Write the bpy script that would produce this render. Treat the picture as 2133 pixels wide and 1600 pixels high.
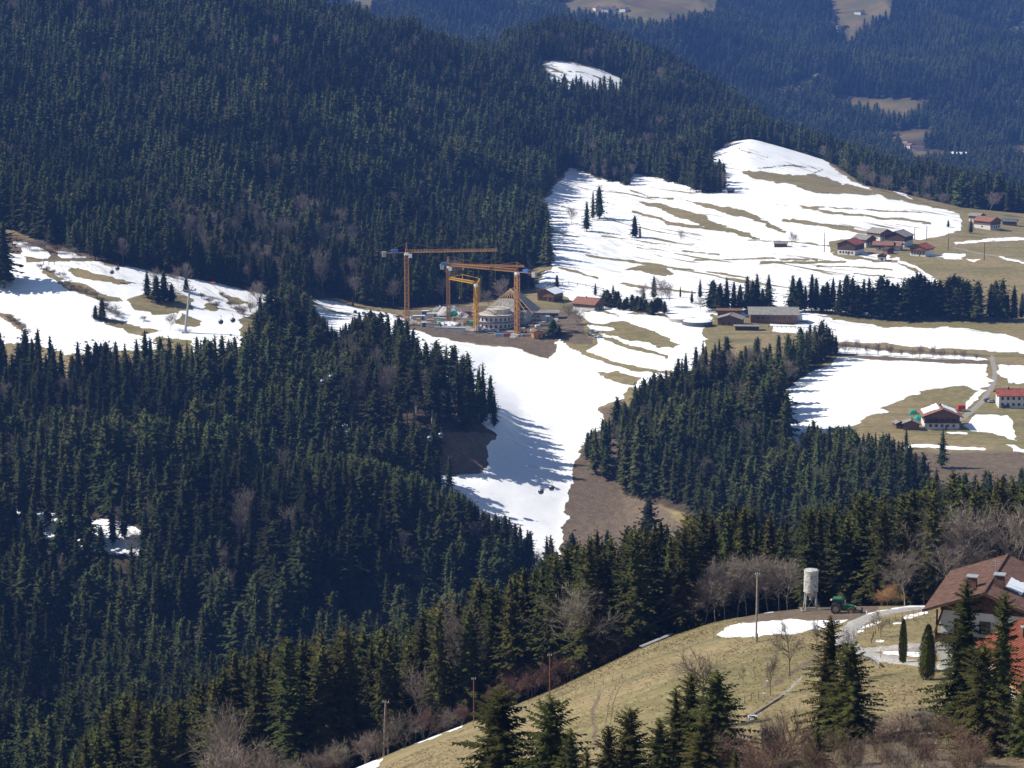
import bpy, bmesh, math, random
import numpy as np
from mathutils import Vector, Matrix, Euler
random.seed(7); RS = np.random.RandomState(7)
for o in list(bpy.data.objects): bpy.data.objects.remove(o)
SC = bpy.context.scene
COL = SC.collection
# ------------------------------------------------------------------ camera
F = 4810.0; CU, CV = 1066.5, 800.0; PITCH = math.atan(830.0/F)
CP, SP = math.cos(PITCH), math.sin(PITCH)
cam_d = bpy.data.cameras.new('camera'); cam = bpy.data.objects.new('camera', cam_d); COL.objects.link(cam)
cam.location = (0, 0, 0); cam.rotation_euler = (math.pi/2-PITCH, 0, 0)
cam_d.sensor_width = 36; cam_d.lens = F/2133*36; cam_d.clip_start = 1; cam_d.clip_end = 20000
SC.camera = cam
# ------------------------------------------------------------------ sky and sun
SUN_EL = math.radians(44); SUN_AZ = math.radians(-86)     # azimuth from +Y, clockwise positive (sun stands to the left)
w = bpy.data.worlds.new('World'); SC.world = w; w.use_nodes = True
nt = w.node_tree; nt.nodes.clear()
sky = nt.nodes.new('ShaderNodeTexSky'); sky.sky_type = 'NISHITA'; sky.sun_disc = False
sky.sun_elevation = SUN_EL; sky.sun_rotation = SUN_AZ; sky.altitude = 900
bg = nt.nodes.new('ShaderNodeBackground'); bg.inputs[1].default_value = 0.085
wo = nt.nodes.new('ShaderNodeOutputWorld')
nt.links.new(sky.outputs[0], bg.inputs[0]); nt.links.new(bg.outputs[0], wo.inputs[0])
sd = bpy.data.lights.new('sun', 'SUN'); sd.energy = 5.0; sd.angle = math.radians(0.5); sd.color = (1, .95, .87)
sun = bpy.data.objects.new('sun', sd); COL.objects.link(sun)
to_sun = Vector((math.sin(SUN_AZ)*math.cos(SUN_EL), math.cos(SUN_AZ)*math.cos(SUN_EL), math.sin(SUN_EL)))
sun.rotation_euler = to_sun.to_track_quat('Z', 'Y').to_euler()
SC.view_settings.view_transform = 'Standard'; SC.view_settings.look = 'None'
SC.view_settings.exposure = 0.36; SC.view_settings.gamma = 1; SC.view_settings.use_curve_mapping = False
SC.cycles.volume_bounces = 0; SC.cycles.max_bounces = 5; SC.cycles.diffuse_bounces = 2
SC.cycles.transparent_max_bounces = 6
# ------------------------------------------------------------------ helpers
def mat(name, col, rough=.85, var=.12, scale=3.0, col2=None, spec=.2, metal=0, bump=0, rand=0):
    m = bpy.data.materials.new(name); m.use_nodes = True; n = m.node_tree; b = n.nodes['Principled BSDF']
    b.inputs['Roughness'].default_value = rough; b.inputs['Specular IOR Level'].default_value = spec
    b.inputs['Metallic'].default_value = metal
    tc = n.nodes.new('ShaderNodeTexCoord'); nz = n.nodes.new('ShaderNodeTexNoise')
    nz.inputs['Scale'].default_value = scale; nz.inputs['Detail'].default_value = 5
    n.links.new(tc.outputs['Object'], nz.inputs['Vector'])
    r = n.nodes.new('ShaderNodeValToRGB')
    c2 = col2 or tuple(c*(1-2.2*var) for c in col)
    r.color_ramp.elements[0].color = (*c2, 1); r.color_ramp.elements[1].color = (*[min(1, c*(1+var)) for c in col], 1)
    r.color_ramp.elements[0].position = .3; r.color_ramp.elements[1].position = .62
    n.links.new(nz.outputs[0], r.inputs[0]); src = r.outputs[0]
    if rand:
        oi = n.nodes.new('ShaderNodeObjectInfo'); hs = n.nodes.new('ShaderNodeHueSaturation')
        mr = n.nodes.new('ShaderNodeMapRange'); mr.inputs[3].default_value = 1-rand; mr.inputs[4].default_value = 1+rand
        n.links.new(oi.outputs['Random'], mr.inputs[0]); n.links.new(mr.outputs[0], hs.inputs['Value'])
        ml = n.nodes.new('ShaderNodeMath'); ml.operation = 'MULTIPLY'; ml.inputs[1].default_value = 7.31
        fr = n.nodes.new('ShaderNodeMath'); fr.operation = 'FRACT'
        n.links.new(oi.outputs['Random'], ml.inputs[0]); n.links.new(ml.outputs[0], fr.inputs[0])
        m2 = n.nodes.new('ShaderNodeMapRange'); m2.inputs[3].default_value = .47; m2.inputs[4].default_value = .525
        n.links.new(fr.outputs[0], m2.inputs[0]); n.links.new(m2.outputs[0], hs.inputs['Hue'])
        n.links.new(src, hs.inputs['Color']); src = hs.outputs[0]
    n.links.new(src, b.inputs['Base Color'])
    if bump:
        bp = n.nodes.new('ShaderNodeBump'); bp.inputs['Strength'].default_value = bump
        n.links.new(nz.outputs[0], bp.inputs['Height']); n.links.new(bp.outputs[0], b.inputs['Normal'])
    return m
M = {}
def mesh_np(name, V, T, m=None, smooth=False):
    me = bpy.data.meshes.new(name); V = np.asarray(V, np.float32); T = np.asarray(T, np.int32)
    k = T.shape[1]
    me.vertices.add(len(V)); me.vertices.foreach_set('co', V.ravel())
    me.loops.add(len(T)*k); me.loops.foreach_set('vertex_index', T.ravel())
    me.polygons.add(len(T)); me.polygons.foreach_set('loop_start', np.arange(0, len(T)*k, k, dtype=np.int32))
    try: me.polygons.foreach_set('loop_total', np.full(len(T), k, np.int32))
    except Exception: pass
    if smooth: me.polygons.foreach_set('use_smooth', np.ones(len(T), bool))
    me.update(); me.validate()
    if m: me.materials.append(m)
    return me
def link(name, data, parent=None, loc=None):
    o = bpy.data.objects.new(name, data); COL.objects.link(o)
    if parent: o.parent = parent
    if loc is not None: o.location = loc
    return o
def tag(o, label=None, cat=None, group=None, kind=None):
    if label: o['label'] = label
    if cat: o['category'] = cat
    if group: o['group'] = group
    if kind: o['kind'] = kind
    return o
def empty(name, loc, rz=0):
    o = link(name, None, None, loc); o.rotation_euler = (0, 0, rz); return o
class MB:
    """collects boxes, bars, tubes, prisms; builds ONE mesh object"""
    def __init__(s): s.v = []; s.f = []
    def box(s, c, d, R=None):
        n = len(s.v); hx, hy, hz = d[0]/2, d[1]/2, d[2]/2
        for x, y, z in ((-1,-1,-1),(1,-1,-1),(1,1,-1),(-1,1,-1),(-1,-1,1),(1,-1,1),(1,1,1),(-1,1,1)):
            p = Vector((x*hx, y*hy, z*hz))
            if R is not None: p = R @ p
            s.v.append((p.x+c[0], p.y+c[1], p.z+c[2]))
        for q in ((0,3,2,1),(4,5,6,7),(0,1,5,4),(1,2,6,5),(2,3,7,6),(3,0,4,7)): s.f.append(tuple(n+i for i in q))
        return s
    def bar(s, a, b, w, h=None):
        a = Vector(a); b = Vector(b); d = b-a; L = d.length
        if L < 1e-5: return s
        R = d.to_track_quat('Y', 'Z').to_matrix()
        return s.box((a+b)/2, (w, L, h or w), R)
    def tube(s, a, b, r0, r1=None, n=8, cap=True):
        a = Vector(a); b = Vector(b); r1 = r0 if r1 is None else r1
        R = (b-a).to_track_quat('Z', 'Y').to_matrix(); k = len(s.v)
        for p, r in ((a, r0), (b, r1)):
            for i in range(n):
                t = 2*math.pi*i/n; q = R @ Vector((r*math.cos(t), r*math.sin(t), 0)); s.v.append(tuple(p+q))
        for i in range(n): s.f.append((k+i, k+(i+1)%n, k+n+(i+1)%n, k+n+i))
        if cap: s.f.append(tuple(k+n-1-i for i in range(n))); s.f.append(tuple(k+n+i for i in range(n)))
        return s
    def lathe(s, prof, n=16, c=(0, 0, 0), a0=0, a1=2*math.pi):
        k = len(s.v); full = abs(a1-a0-2*math.pi) < 1e-6; m = n if full else n+1
        for r, z in prof:
            for i in range(m):
                t = a0+(a1-a0)*i/n; s.v.append((c[0]+r*math.cos(t), c[1]+r*math.sin(t), c[2]+z))
        for j in range(len(prof)-1):
            for i in range(n):
                i2 = (i+1) % m
                s.f.append((k+j*m+i, k+j*m+i2, k+(j+1)*m+i2, k+(j+1)*m+i))
        return s
    def prism(s, pts, y0, y1):      # polygon in XZ extruded along Y
        k = len(s.v); n = len(pts)
        for y in (y0, y1):
            for x, z in pts: s.v.append((x, y, z))
        s.f.append(tuple(k+i for i in range(n))); s.f.append(tuple(k+2*n-1-i for i in range(n)))
        for i in range(n): j = (i+1) % n; s.f.append((k+i, k+n+i, k+n+j, k+j))
        return s
    def slab(s, pts, t):            # polygon (3D points) thickened downwards
        k = len(s.v); n = len(pts)
        for p in pts: s.v.append(tuple(p))
        for p in pts: s.v.append((p[0], p[1], p[2]-t))
        s.f.append(tuple(k+i for i in range(n))); s.f.append(tuple(k+2*n-1-i for i in range(n)))
        for i in range(n): j = (i+1) % n; s.f.append((k+i, k+n+i, k+n+j, k+j))
        return s
    def build(s, name, m, parent=None, loc=None, smooth=False):
        me = bpy.data.meshes.new(name); me.from_pydata(s.v, [], s.f)
        bm = bmesh.new(); bm.from_mesh(me); bmesh.ops.recalc_face_normals(bm, faces=bm.faces); bm.to_mesh(me); bm.free()
        me.materials.append(M[m] if isinstance(m, str) else m)
        if smooth:
            for p in me.polygons: p.use_smooth = True
        return link(name, me, parent, loc)
def kids(o): return [c for c in ALLKIDS.get(o.name, [])]
def copy_thing(root, loc, rz=0, sc=1.0, label=None, group=None, sz=None):
    r = root.copy(); COL.objects.link(r); r.location = loc; r.rotation_euler = (0, 0, rz); r.scale = (sc, sc, sz or sc)
    if label: r['label'] = label
    if group: r['group'] = group
    for ch in root.children:
        c = ch.copy(); COL.objects.link(c); c.parent = r
        for g in ch.children:
            d = g.copy(); COL.objects.link(d); d.parent = c
    return r
# ------------------------------------------------------------------ projection and terrain
def ray(u, v):
    a = (u-CU)/F; b = -(v-CV)/F
    return a, CP+b*SP, -SP+b*CP
def uvY(u, v, Y):
    a, y, z = ray(u, v); t = Y/y
    return a*t, Y, z*t
def proj(x, y, z):
    d = y*CP-z*SP; up = y*SP+z*CP
    return CU+F*x/d, CV-F*up/d
LINES = [
 ([(-400,2640),(2533,2640)], 90),
 ([(-400,2100),(0,2050),(600,1980),(900,1880),(1200,1780),(1500,1700),(1800,1650),(2133,1640),(2533,1640)], 190),
 ([(-400,2000),(0,1980),(300,1880),(600,1760),(900,1660),(1200,1560),(1500,1480),(1700,1440),(1900,1410),(2133,1400),(2533,1400)], 280),
 ([(-400,2050,430),(0,1900,420),(100,1870,420),(260,1720,410),(430,1685,405),(600,1640,400),(740,1600,400),(860,1550,400),(990,1500,400),(1170,1430,400),(1350,1342,395),(1480,1300,390),(1600,1276,390),(1700,1266,392),(1910,1262,392),(2133,1262,390),(2533,1262,390)], None),
 ([(-400,2080),(0,1950),(260,1790),(430,1740),(600,1690),(740,1650),(990,1560),(1170,1490),(1350,1400),(1480,1350),(1700,1312),(1910,1305),(2133,1305),(2533,1305)], 470),
 ([(-400,1700,620),(0,1690,620),(300,1650,620),(600,1600,640),(900,1500,660),(1170,1430,680),(1480,1340,640),(1800,1300,620),(2133,1280,600),(2533,1280,600)], None),
 ([(-400,1590,720),(0,1560,720),(300,1540,730),(600,1480,760),(900,1390,790),(1170,1330,820),(1350,1310,820),(1480,1330,800),(1700,1350,780),(1900,1350,770),(2133,1330,760),(2533,1330,760)], None),
 ([(-400,1120,900),(0,1110,900),(300,1140,890),(600,1085,870),(750,1070,860),(850,1095,855),(950,1140,850),(1050,1190,850),(1170,1235,860),(1300,1230,870),(1480,1180,870),(1640,1120,880),(1800,1060,890),(2133,1060,890),(2533,1060,890)], None),
 ([(-400,1040,930),(0,1040,930),(300,1060,930),(600,1050,930),(850,1060,930),(950,1080,940),(1050,1110,950),(1170,1130,950),(1300,1110,960),(1480,1060,950),(1640,1010,950),(1800,965,955),(2133,950,960),(2533,950,960)], None),
 ([(-400,960,1000),(0,960,1000),(300,970,1000),(600,960,1000),(850,988,990),(950,992,1000),(1030,985,1005),(1170,990,1020),(1300,980,1030),(1480,950,1010),(1640,925,1010),(1800,905,1015),(2133,900,1020),(2533,900,1020)], None),
 ([(-400,870,1060),(300,870,1060),(600,855,1050),(850,862,1025),(950,870,1020),(1020,895,1030),(1080,912,1060),(1170,890,1090),(1300,860,1100),(1480,850,1090),(1640,850,1080),(1800,850,1070),(2533,850,1070)], None),
 ([(-400,760,1150),(0,760,1150),(300,750,1150),(600,760,1140),(850,775,1130),(950,790,1140),(1040,790,1170),(1170,770,1200),(1300,770,1190),(1480,760,1180),(1640,755,1170),(1800,748,1175),(2533,750,1175)], None),
 ([(-400,700,1190),(0,700,1190),(200,690,1190),(400,690,1190),(600,700,1190),(850,700,1230),(1000,712,1240),(1150,742,1230),(1300,720,1230),(1480,700,1240),(1700,695,1255),(1800,700,1265),(2533,705,1265)], None),
 ([(-400,600,1240),(200,600,1240),(400,640,1240),(600,675,1250),(800,676,1256),(900,684,1258),(1000,697,1256),(1100,700,1256),(1200,682,1265),(1300,670,1280),(1480,672,1290),(1700,668,1310),(1850,672,1330),(2533,675,1330)], None),
 ([(-400,535,1290),(0,535,1290),(200,542,1295),(330,568,1300),(560,614,1310),(680,640,1320),(830,650,1340),(1000,640,1350),(1100,640,1350),(1200,635,1370),(1300,625,1390),(1480,620,1400),(1700,615,1420),(2533,610,1420)], None),
 ([(-400,430,1420),(0,430,1420),(400,480,1420),(700,560,1430),(900,590,1440),(1100,590,1450),(1150,568,1480),(1300,560,1540),(1500,550,1560),(1700,530,1600),(1850,520,1620),(2533,530,1600)], None),
 ([(-400,300,1600),(0,300,1600),(400,340,1600),(700,420,1620),(900,460,1640),(1100,480,1680),(1200,455,1750),(1350,440,1800),(1500,420,1850),(1700,410,1880),(1850,430,1860),(2000,460,1800),(2133,475,1780),(2533,475,1780)], None),
 ([(-400,150,1800),(0,150,1800),(400,190,1800),(700,260,1850),(900,330,1880),(1100,370,1920),(1200,370,2000),(1320,355,2050),(1450,345,2100),(1560,290,2250),(1700,330,2250),(1800,362,2200),(1900,400,2100),(2133,445,1950),(2533,450,1950)], None),
 ([(-400,-150,2100),(0,-60,2150),(400,0,2150),(700,60,2200),(850,105,2250),(950,140,2300),(1100,190,2350),(1250,215,2400),(1400,250,2450),(1560,292,2450),(1700,350,2450),(1800,380,2450),(1900,430,2400),(2133,480,2200),(2533,480,2200)], None),
 ([(-400,-200,2700),(0,-150,2700),(400,-120,2750),(600,20,2750),(700,100,2750),(850,140,2750),(950,146,2750),(1010,124,2750),(1130,80,2750),(1200,80,2750),(1330,122,2750),(1420,168,2750),(1500,216,2750),(1560,250,2750),(1640,330,2750),(1700,390,2700),(1900,440,2700),(2133,490,2600),(2533,490,2600)], None),
 ([(-400,-120),(0,-60),(600,100),(700,200),(1000,250),(1300,330),(1560,360),(1800,385),(2133,390),(2533,390)], 3200),
 ([(-400,-120),(0,-60),(600,100),(700,200),(1000,220),(1300,250),(1600,285),(1800,330),(2000,318),(2133,330),(2533,340)], 3700),
 ([(-400,-200),(0,-100),(600,80),(1000,80),(1200,90),(1400,120),(1600,190),(1750,200),(1900,180),(2133,190),(2533,200)], 4300),
 ([(-400,-200),(600,-20),(1000,-10),(1200,15),(1400,20),(1600,80),(1700,20),(1800,40),(2000,60),(2133,70),(2533,80)], 5000),
 ([(-400,-260),(2533,-260)], 6400),
]
NW = 600
WS = np.linspace(-.305, .305, NW)
def smooth1(a, k):
    ker = np.hanning(2*k+1); ker /= ker.sum()
    return np.convolve(np.pad(a, k, mode='edge'), ker, mode='valid')
LY = []; LZ = []
for pts, yy in LINES:
    ww, ys, zs = [], [], []
    for p in pts:
        Y = yy if yy else p[2]
        x, y, z = uvY(p[0], p[1], Y); ww.append(x/Y); ys.append(Y); zs.append(z)
    LY.append(smooth1(np.interp(WS, ww, ys), 7)); LZ.append(smooth1(np.interp(WS, ww, zs), 7))
LY = np.array(LY).T; LZ = np.array(LZ).T          # NW x K
def geo(a, b, n): return np.exp(np.linspace(math.log(a), math.log(b), n, endpoint=False))
YS = np.concatenate([geo(60, 180, 40), geo(180, 480, 240), geo(480, 900, 170), geo(900, 1700, 320), geo(1700, 2800, 160), geo(2800, 6400, 120), [6400.]])
NY = len(YS)
def pchip_rows(X, Yv, q):
    out = np.empty((X.shape[0], len(q)))
    h = np.diff(X, axis=1); d = np.diff(Yv, axis=1)/h
    m = np.zeros_like(X)
    w1 = 2*h[:, 1:]+h[:, :-1]; w2 = h[:, 1:]+2*h[:, :-1]
    same = (d[:, 1:]*d[:, :-1]) > 0
    with np.errstate(divide='ignore', invalid='ignore'):
        hm = (w1+w2)/(w1/d[:, :-1]+w2/d[:, 1:])
    m[:, 1:-1] = np.where(same, hm, 0)
    m[:, 0] = d[:, 0]; m[:, -1] = d[:, -1]
    for i in range(X.shape[0]):
        k = np.clip(np.searchsorted(X[i], q)-1, 0, X.shape[1]-2)
        t = np.clip((q-X[i, k])/h[i, k], -1 if False else 0, 1); hh = h[i, k]
        out[i] = (2*t**3-3*t**2+1)*Yv[i, k]+(t**3-2*t**2+t)*hh*m[i, k]+(-2*t**3+3*t**2)*Yv[i, k+1]+(t**3-t**2)*hh*m[i, k+1]
    return out
ZG = pchip_rows(LY, LZ, YS).T                      # NY x NW
WG, YG = np.meshgrid(WS, YS); XG = WG*YG
def vnoise(x, y, s, seed=0):
    x = np.asarray(x)/s+1000.3+seed*17.7; y = np.asarray(y)/s+1000.7+seed*31.3
    xi = np.floor(x).astype(np.int64); yi = np.floor(y).astype(np.int64); fx = x-xi; fy = y-yi
    def h(a, b):
        n = (a*374761393+b*668265263+seed*1274126177) & 0xffffffff
        n = ((n ^ (n >> 13))*1274126177) & 0xffffffff
        return ((n ^ (n >> 16)) & 0xffff)/65535.0
    fx = fx*fx*(3-2*fx); fy = fy*fy*(3-2*fy)
    return (h(xi, yi)*(1-fx)+h(xi+1, yi)*fx)*(1-fy)+(h(xi, yi+1)*(1-fx)+h(xi+1, yi+1)*fx)*fy
def fbm(x, y, s, seed=0, o=3):
    return sum(vnoise(x, y, s/2**i, seed+i)*.5**i for i in range(o))/sum(.5**i for i in range(o))
ZG = ZG + (fbm(XG, YG, 60, 3)-.5)*np.clip((YG-300)/900, .15, 2.2)*1.6 + (fbm(XG, YG, 9, 5, 2)-.5)*.5
far = np.clip((YG-3000)/800, 0, 1)
hill = np.clip((YG-1360)/150, 0, 1)*np.clip((2350-YG)/150, 0, 1)*np.clip((.015-WG)/.03, 0, 1)
ZG = ZG + hill*(fbm(XG*1.2+YG*.5, YG*.45, 130, 14, 2)-.5)*44
gul = np.clip((YG-680)/80, 0, 1)*np.clip((1120-YG)/80, 0, 1)*np.clip((-.085-WG)/.03, 0, 1)
ZG = ZG + gul*(fbm(XG+YG*.3, YG*.6, 85, 33, 2)-.5)*20
rg = np.abs(fbm(XG+.35*YG, YG*.5, 420, 9, 4)-.5)*2
ZG = ZG + far*((.45-rg)*150)*np.clip((6400-YG)/1200, 0, 1)*np.clip((YG-3700)/600, .12, 1)
def H(x, y):
    x = np.asarray(x, float); y = np.asarray(y, float); wq = x/y
    fi = np.clip((wq-WS[0])/(WS[1]-WS[0]), 0, NW-1.001); i = fi.astype(int); fi = fi-i
    j = np.clip(np.searchsorted(YS, y)-1, 0, NY-2); fj = np.clip((y-YS[j])/(YS[j+1]-YS[j]), 0, 1)
    return (ZG[j, i]*(1-fi)+ZG[j, i+1]*fi)*(1-fj)+(ZG[j+1, i]*(1-fi)+ZG[j+1, i+1]*fi)*fj
def G(u, v, ymin=100, ymax=6000):
    """where the line of sight through photo pixel (u,v) meets the ground beyond ymin"""
    a, y, z = ray(u, v); q = np.exp(np.linspace(math.log(ymin), math.log(ymax), 6000)); t = q/y
    dz = z*t-H(a*t, q); k = np.where((dz[:-1] > 0) & (dz[1:] <= 0))[0]
    if len(k) == 0:
        k = int(np.argmin(np.abs(dz))); Y = q[k]
    else:
        k = k[0]; f = dz[k]/(dz[k]-dz[k+1]); Y = q[k]+(q[k+1]-q[k])*f
    return Vector((a*Y/y, Y, float(H(a*Y/y, Y))))
def AT(u, Y):
    """ground point in picture column u at depth Y"""
    x = (u-CU)/F*Y*1.02
    for _ in range(4):
        z = float(H(x, Y)); x = (u-CU)/F*(Y*CP-z*SP)
    return Vector((x, Y, float(H(x, Y))))
# ------------------------------------------------------------------ what covers the ground
UG, VG = proj(XG, YG, ZG)
PN = lambda sc, sd_: fbm(UG, VG*2.6, sc, sd_, 3)-.5
WU = PN(46, 51)*34+PN(15, 57)*12; WV = PN(40, 61)*9+PN(13, 67)*4.5
def sdist(pts, U, V, closed=True):
    P = np.array(pts, float); n = len(P); D = np.full(U.shape, 1e9); ins = np.zeros(U.shape, bool)
    for i in range(n if closed else n-1):
        a = P[i]; b = P[(i+1) % n]; ab = b-a; L = (ab**2).sum()
        t = np.clip(((U-a[0])*ab[0]+(V-a[1])*ab[1])/L, 0, 1)
        D = np.minimum(D, (U-a[0]-t*ab[0])**2+(V-a[1]-t*ab[1])**2)
        if closed and abs(b[1]-a[1]) > 1e-9:
            c = (a[1] > V) != (b[1] > V)
            ins ^= c & (U < (b[0]-a[0])*(V-a[1])/(b[1]-a[1])+a[0])
    D = np.sqrt(D)
    return np.where(ins, D, -D) if closed else -D
def paint(ch, pts, y0, y1, val, soft=5.0, width=None):
    P = np.array(pts, float); mg = soft+(width or 0)+22
    msk = (YG >= y0) & (YG <= y1) & (UG > P[:, 0].min()-mg) & (UG < P[:, 0].max()+mg) & (VG > P[:, 1].min()-mg) & (VG < P[:, 1].max()+mg)
    if not msk.any(): return
    U = UG[msk]; V = VG[msk]
    if ch in (0, 1, 3):
        kf = .55 if width is not None else 1.0
        U = U+WU[msk]*kf; V = V+WV[msk]*kf
    s = sdist(pts, U, V, width is None)
    if width is not None: s = s+width
    s = np.clip(s/soft, -1, 1)
    c = CH[ch][msk]
    CH[ch][msk] = np.maximum(c, s*val) if val > 0 else np.minimum(c, -s*abs(val)) if ch == 0 else c*(1-np.clip(s, 0, 1))
CH = [np.full(UG.shape, -1.0), np.full(UG.shape, -1.0), np.full(UG.shape, -1.0)]    # snow, dirt, gravel
MID = (480, 2900)
def snow(p, y=MID, soft=5, w=None): paint(0, p, y[0], y[1], 1, soft, w)
def bare(p, y=MID, soft=4, w=None): paint(0, p, y[0], y[1], -1, soft, w)
def dirt(p, y=MID, soft=6, w=None): paint(1, p, y[0], y[1], 1, soft, w)
def grav(p, y=MID, soft=3, w=None): paint(2, p, y[0], y[1], 1, soft, w)
snow([(-400,525),(30,530),(60,545),(200,545),(330,568),(450,590),(555,615),(610,627),(560,690),(500,720),(420,740),(330,730),(250,730),(120,740),(-400,780)])
snow([(40,505),(95,520),(100,540),(40,535)])
for p in ([(140,556),(175,560),(215,572),(268,590),(240,592),(200,584),(160,575)], [(80,556),(110,563),(150,582),(130,588),(105,577)],
          [(130,588),(175,588),(215,613),(280,632),(215,627),(150,606)], [(262,622),(300,612),(350,610),(410,624),(400,640),(370,655),(330,656),(290,644)], [(440,628),(470,634),(450,646),(425,640)],
          [(-20,648),(30,655),(62,700),(20,676)], [(180,652),(222,664),(300,680),(338,692),(300,697),(230,682)], [(325,700),(400,712),(395,780),(325,790)],
          [(490,668),(530,652),(570,690),(510,700)], [(440,608),(500,624),(520,636),(480,634)], [(530,630),(560,640),(555,650)], [(380,655),(420,670),(400,682),(370,672)], [(0,715),(60,715),(130,735),(0,750)]):
    bare(p)
snow([(645,622),(700,628),(760,645),(835,662),(850,700),(700,710),(640,670)])
snow([(820,678),(865,688),(900,698),(960,714),(1020,722),(1075,722),(1100,733),(1150,749),(1180,762),(1220,790),(1310,800),(1300,830),(1262,843),(1250,850),(1258,875),(1265,885),(1240,900),(1215,930),(1200,960),(1188,1000),(1185,1040),(1172,1060),(1175,1090),(1165,1180),(1100,1180),(1000,1100),(880,1005),(890,989),(940,991),(1000,984),(1028,968),(1012,932),(1040,905),(960,850),(830,770)], soft=4)
snow([(1152,745),(1165,700),(1210,648),(1300,655),(1460,664),(1470,720),(1440,770),(1330,810),(1220,795)], soft=4)
bare([(1130,648),(1200,652),(1240,674),(1290,668),(1310,676),(1370,692),(1412,716),(1405,727),(1340,713),(1290,706),(1250,690),(1222,684),(1250,716),(1225,732),(1160,712),(1150,747),(1100,733),(1080,721),(1020,720),(960,711),(858,686),(840,655),(1000,640)], soft=3)
bare([(1235,690),(1260,705),(1300,718),(1360,735),(1385,744)], w=3.5, soft=4)
bare([(1170,714),(1220,736),(1270,755),(1330,770),(1400,777)], w=4.5, soft=4)
bare([(1240,776),(1300,778),(1328,788),(1318,804),(1280,799)])
snow([(1166,708),(1185,718),(1215,733),(1200,736),(1180,728)], soft=2.5)
snow([(1215,672),(1250,676),(1290,688),(1260,688),(1230,682)], soft=3)
snow([(1120,430),(1190,350),(1310,388),(1318,358),(1400,378),(1480,402),(1512,395),(1465,338),(1535,288),(1560,284),(1640,300),(1720,340),(1790,385),(1830,400),(1950,425),(2005,450),(2010,490),(1940,500),(1890,545),(1930,575),(1960,590),(1900,590),(1900,660),(1480,660),(1480,620),(1300,615),(1130,598),(1120,590),(1150,545)])
snow([(1125,588),(1300,600),(1480,608),(1480,655),(1385,650),(1300,655),(1262,645),(1190,625)], soft=4)
snow([(1385,648),(1460,650),(1480,668),(1400,662)], soft=2)
for p in ([(1414,416),(1473,424),(1528,435),(1560,443),(1600,458),(1560,453),(1528,450),(1473,434)], [(1332,421),(1365,421),(1419,438),(1473,454),(1514,470),(1568,484),(1555,494),(1500,478),(1433,459),(1392,448),(1359,432)],
          [(1330,552),(1378,555),(1400,569),(1386,576),(1338,566),(1297,563)], [(1545,357),(1584,355),(1647,367),(1700,362),(1790,391),(1830,408),(1788,406),(1705,401),(1633,383),(1584,374)],
          [(1725,524),(1797,528),(1800,538),(1870,541),(1865,547),(1780,542)], [(1865,528),(1944,528),(2012,526),(2133,534),(2600,545),(2600,640),(2133,627),(1950,594),(1940,576),(1906,565),(1870,549)],
          [(1933,497),(2012,480),(2133,467),(2600,467),(2600,497),(2069,499),(1990,506),(1933,506)], [(2012,515),(2057,504),(2133,506),(2600,520),(2600,545),(2133,541),(2035,527)],
          [(1788,383),(1812,400),(1850,416),(1905,424),(2005,445),(2600,460),(2600,440),(1990,420),(1900,402),(1830,372),(1760,335)],
          [(1735,500),(1800,495),(1960,500),(1960,528),(1860,530),(1735,525)], [(1680,646),(1740,649),(1854,666),(2133,671),(2600,672),(2600,696),(2133,692),(1876,681),(1763,669)]):
    bare(p, soft=3)
for p, ww in (([(1310,395),(1351,409),(1405,417)],1.6), ([(1560,450),(1600,468),(1637,482)],3), ([(1316,441),(1365,455),(1392,466),(1446,471),(1528,482),(1582,498)],2.6),
             ([(1628,460),(1700,467),(1780,475)],2.6), ([(1218,531),(1283,541),(1351,550),(1446,565)],2.2), ([(1419,522),(1500,530)],1.7), ([(1446,541),(1500,541),(1555,538),(1700,541)],1.5),
             ([(1479,566),(1555,579)],2), ([(1582,547),(1700,547),(1760,545)],2.4), ([(1161,556),(1215,572),(1250,581)],2.2), ([(1297,591),(1327,598),(1392,603),(1446,610)],2),
             ([(1613,426),(1778,436),(1923,443)],1.3), ([(1650,459),(1695,466),(1740,475),(1808,484)],3.4), ([(1673,432),(1740,444),(1808,450),(1888,459),(1940,467)],2.2),
             ([(1560,500),(1650,505),(1740,512)],1.3), ([(1250,490),(1320,500),(1400,510)],1.2), ([(1700,556),(1790,556),(1860,562)],1.5), ([(1330,515),(1370,521)],1.2), ([(1780,570),(1860,578),(1900,580)],1.5),
             ([(1520,300),(1560,318),(1600,330)],1.1), ([(1580,350),(1650,345),(1700,352)],1.2), ([(1660,382),(1700,360),(1715,352)],1.2)):
    bare(p, w=ww, soft=3)
snow([(1831,370),(1850,380),(1902,416),(1872,408),(1845,392)], soft=3)
snow([(1940,532),(1978,530),(2012,527),(2001,541),(1976,541)], soft=2.5); snow([(2017,541),(2048,542),(2040,549)], soft=2.5)
snow([(1990,508),(2069,499),(2133,497),(2600,496)], w=2.6, soft=3); snow([(1870,544),(1910,556),(1935,575),(1955,588)], w=3, soft=3)
snow([(2080,536),(2133,548)], w=2, soft=3)
snow([(1600,655),(1690,656),(1780,672),(1860,681),(1990,684),(2100,697),(2133,710),(2600,732),(2600,752),(2133,737),(1990,727),(1860,718),(1745,712),(1735,700),(1600,690)], soft=3)
snow([(1742,722),(1850,733),(1990,742),(2060,748),(2060,752),(1850,744),(1742,738)], soft=2)
snow([(1745,742),(1860,748),(1960,752),(2050,757),(2060,785),(2057,803),(2030,815),(2010,800),(1960,808),(1915,822),(1870,838),(1840,850),(1870,858),(1812,866),(1775,882),(1725,893),(1700,925),(1638,936),(1610,835),(1680,785),(1720,760)], soft=4)
bare([(1895,826),(1950,812),(2005,804),(2030,818),(2010,845),(1930,850),(1860,862),(1855,850)], soft=4)
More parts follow.
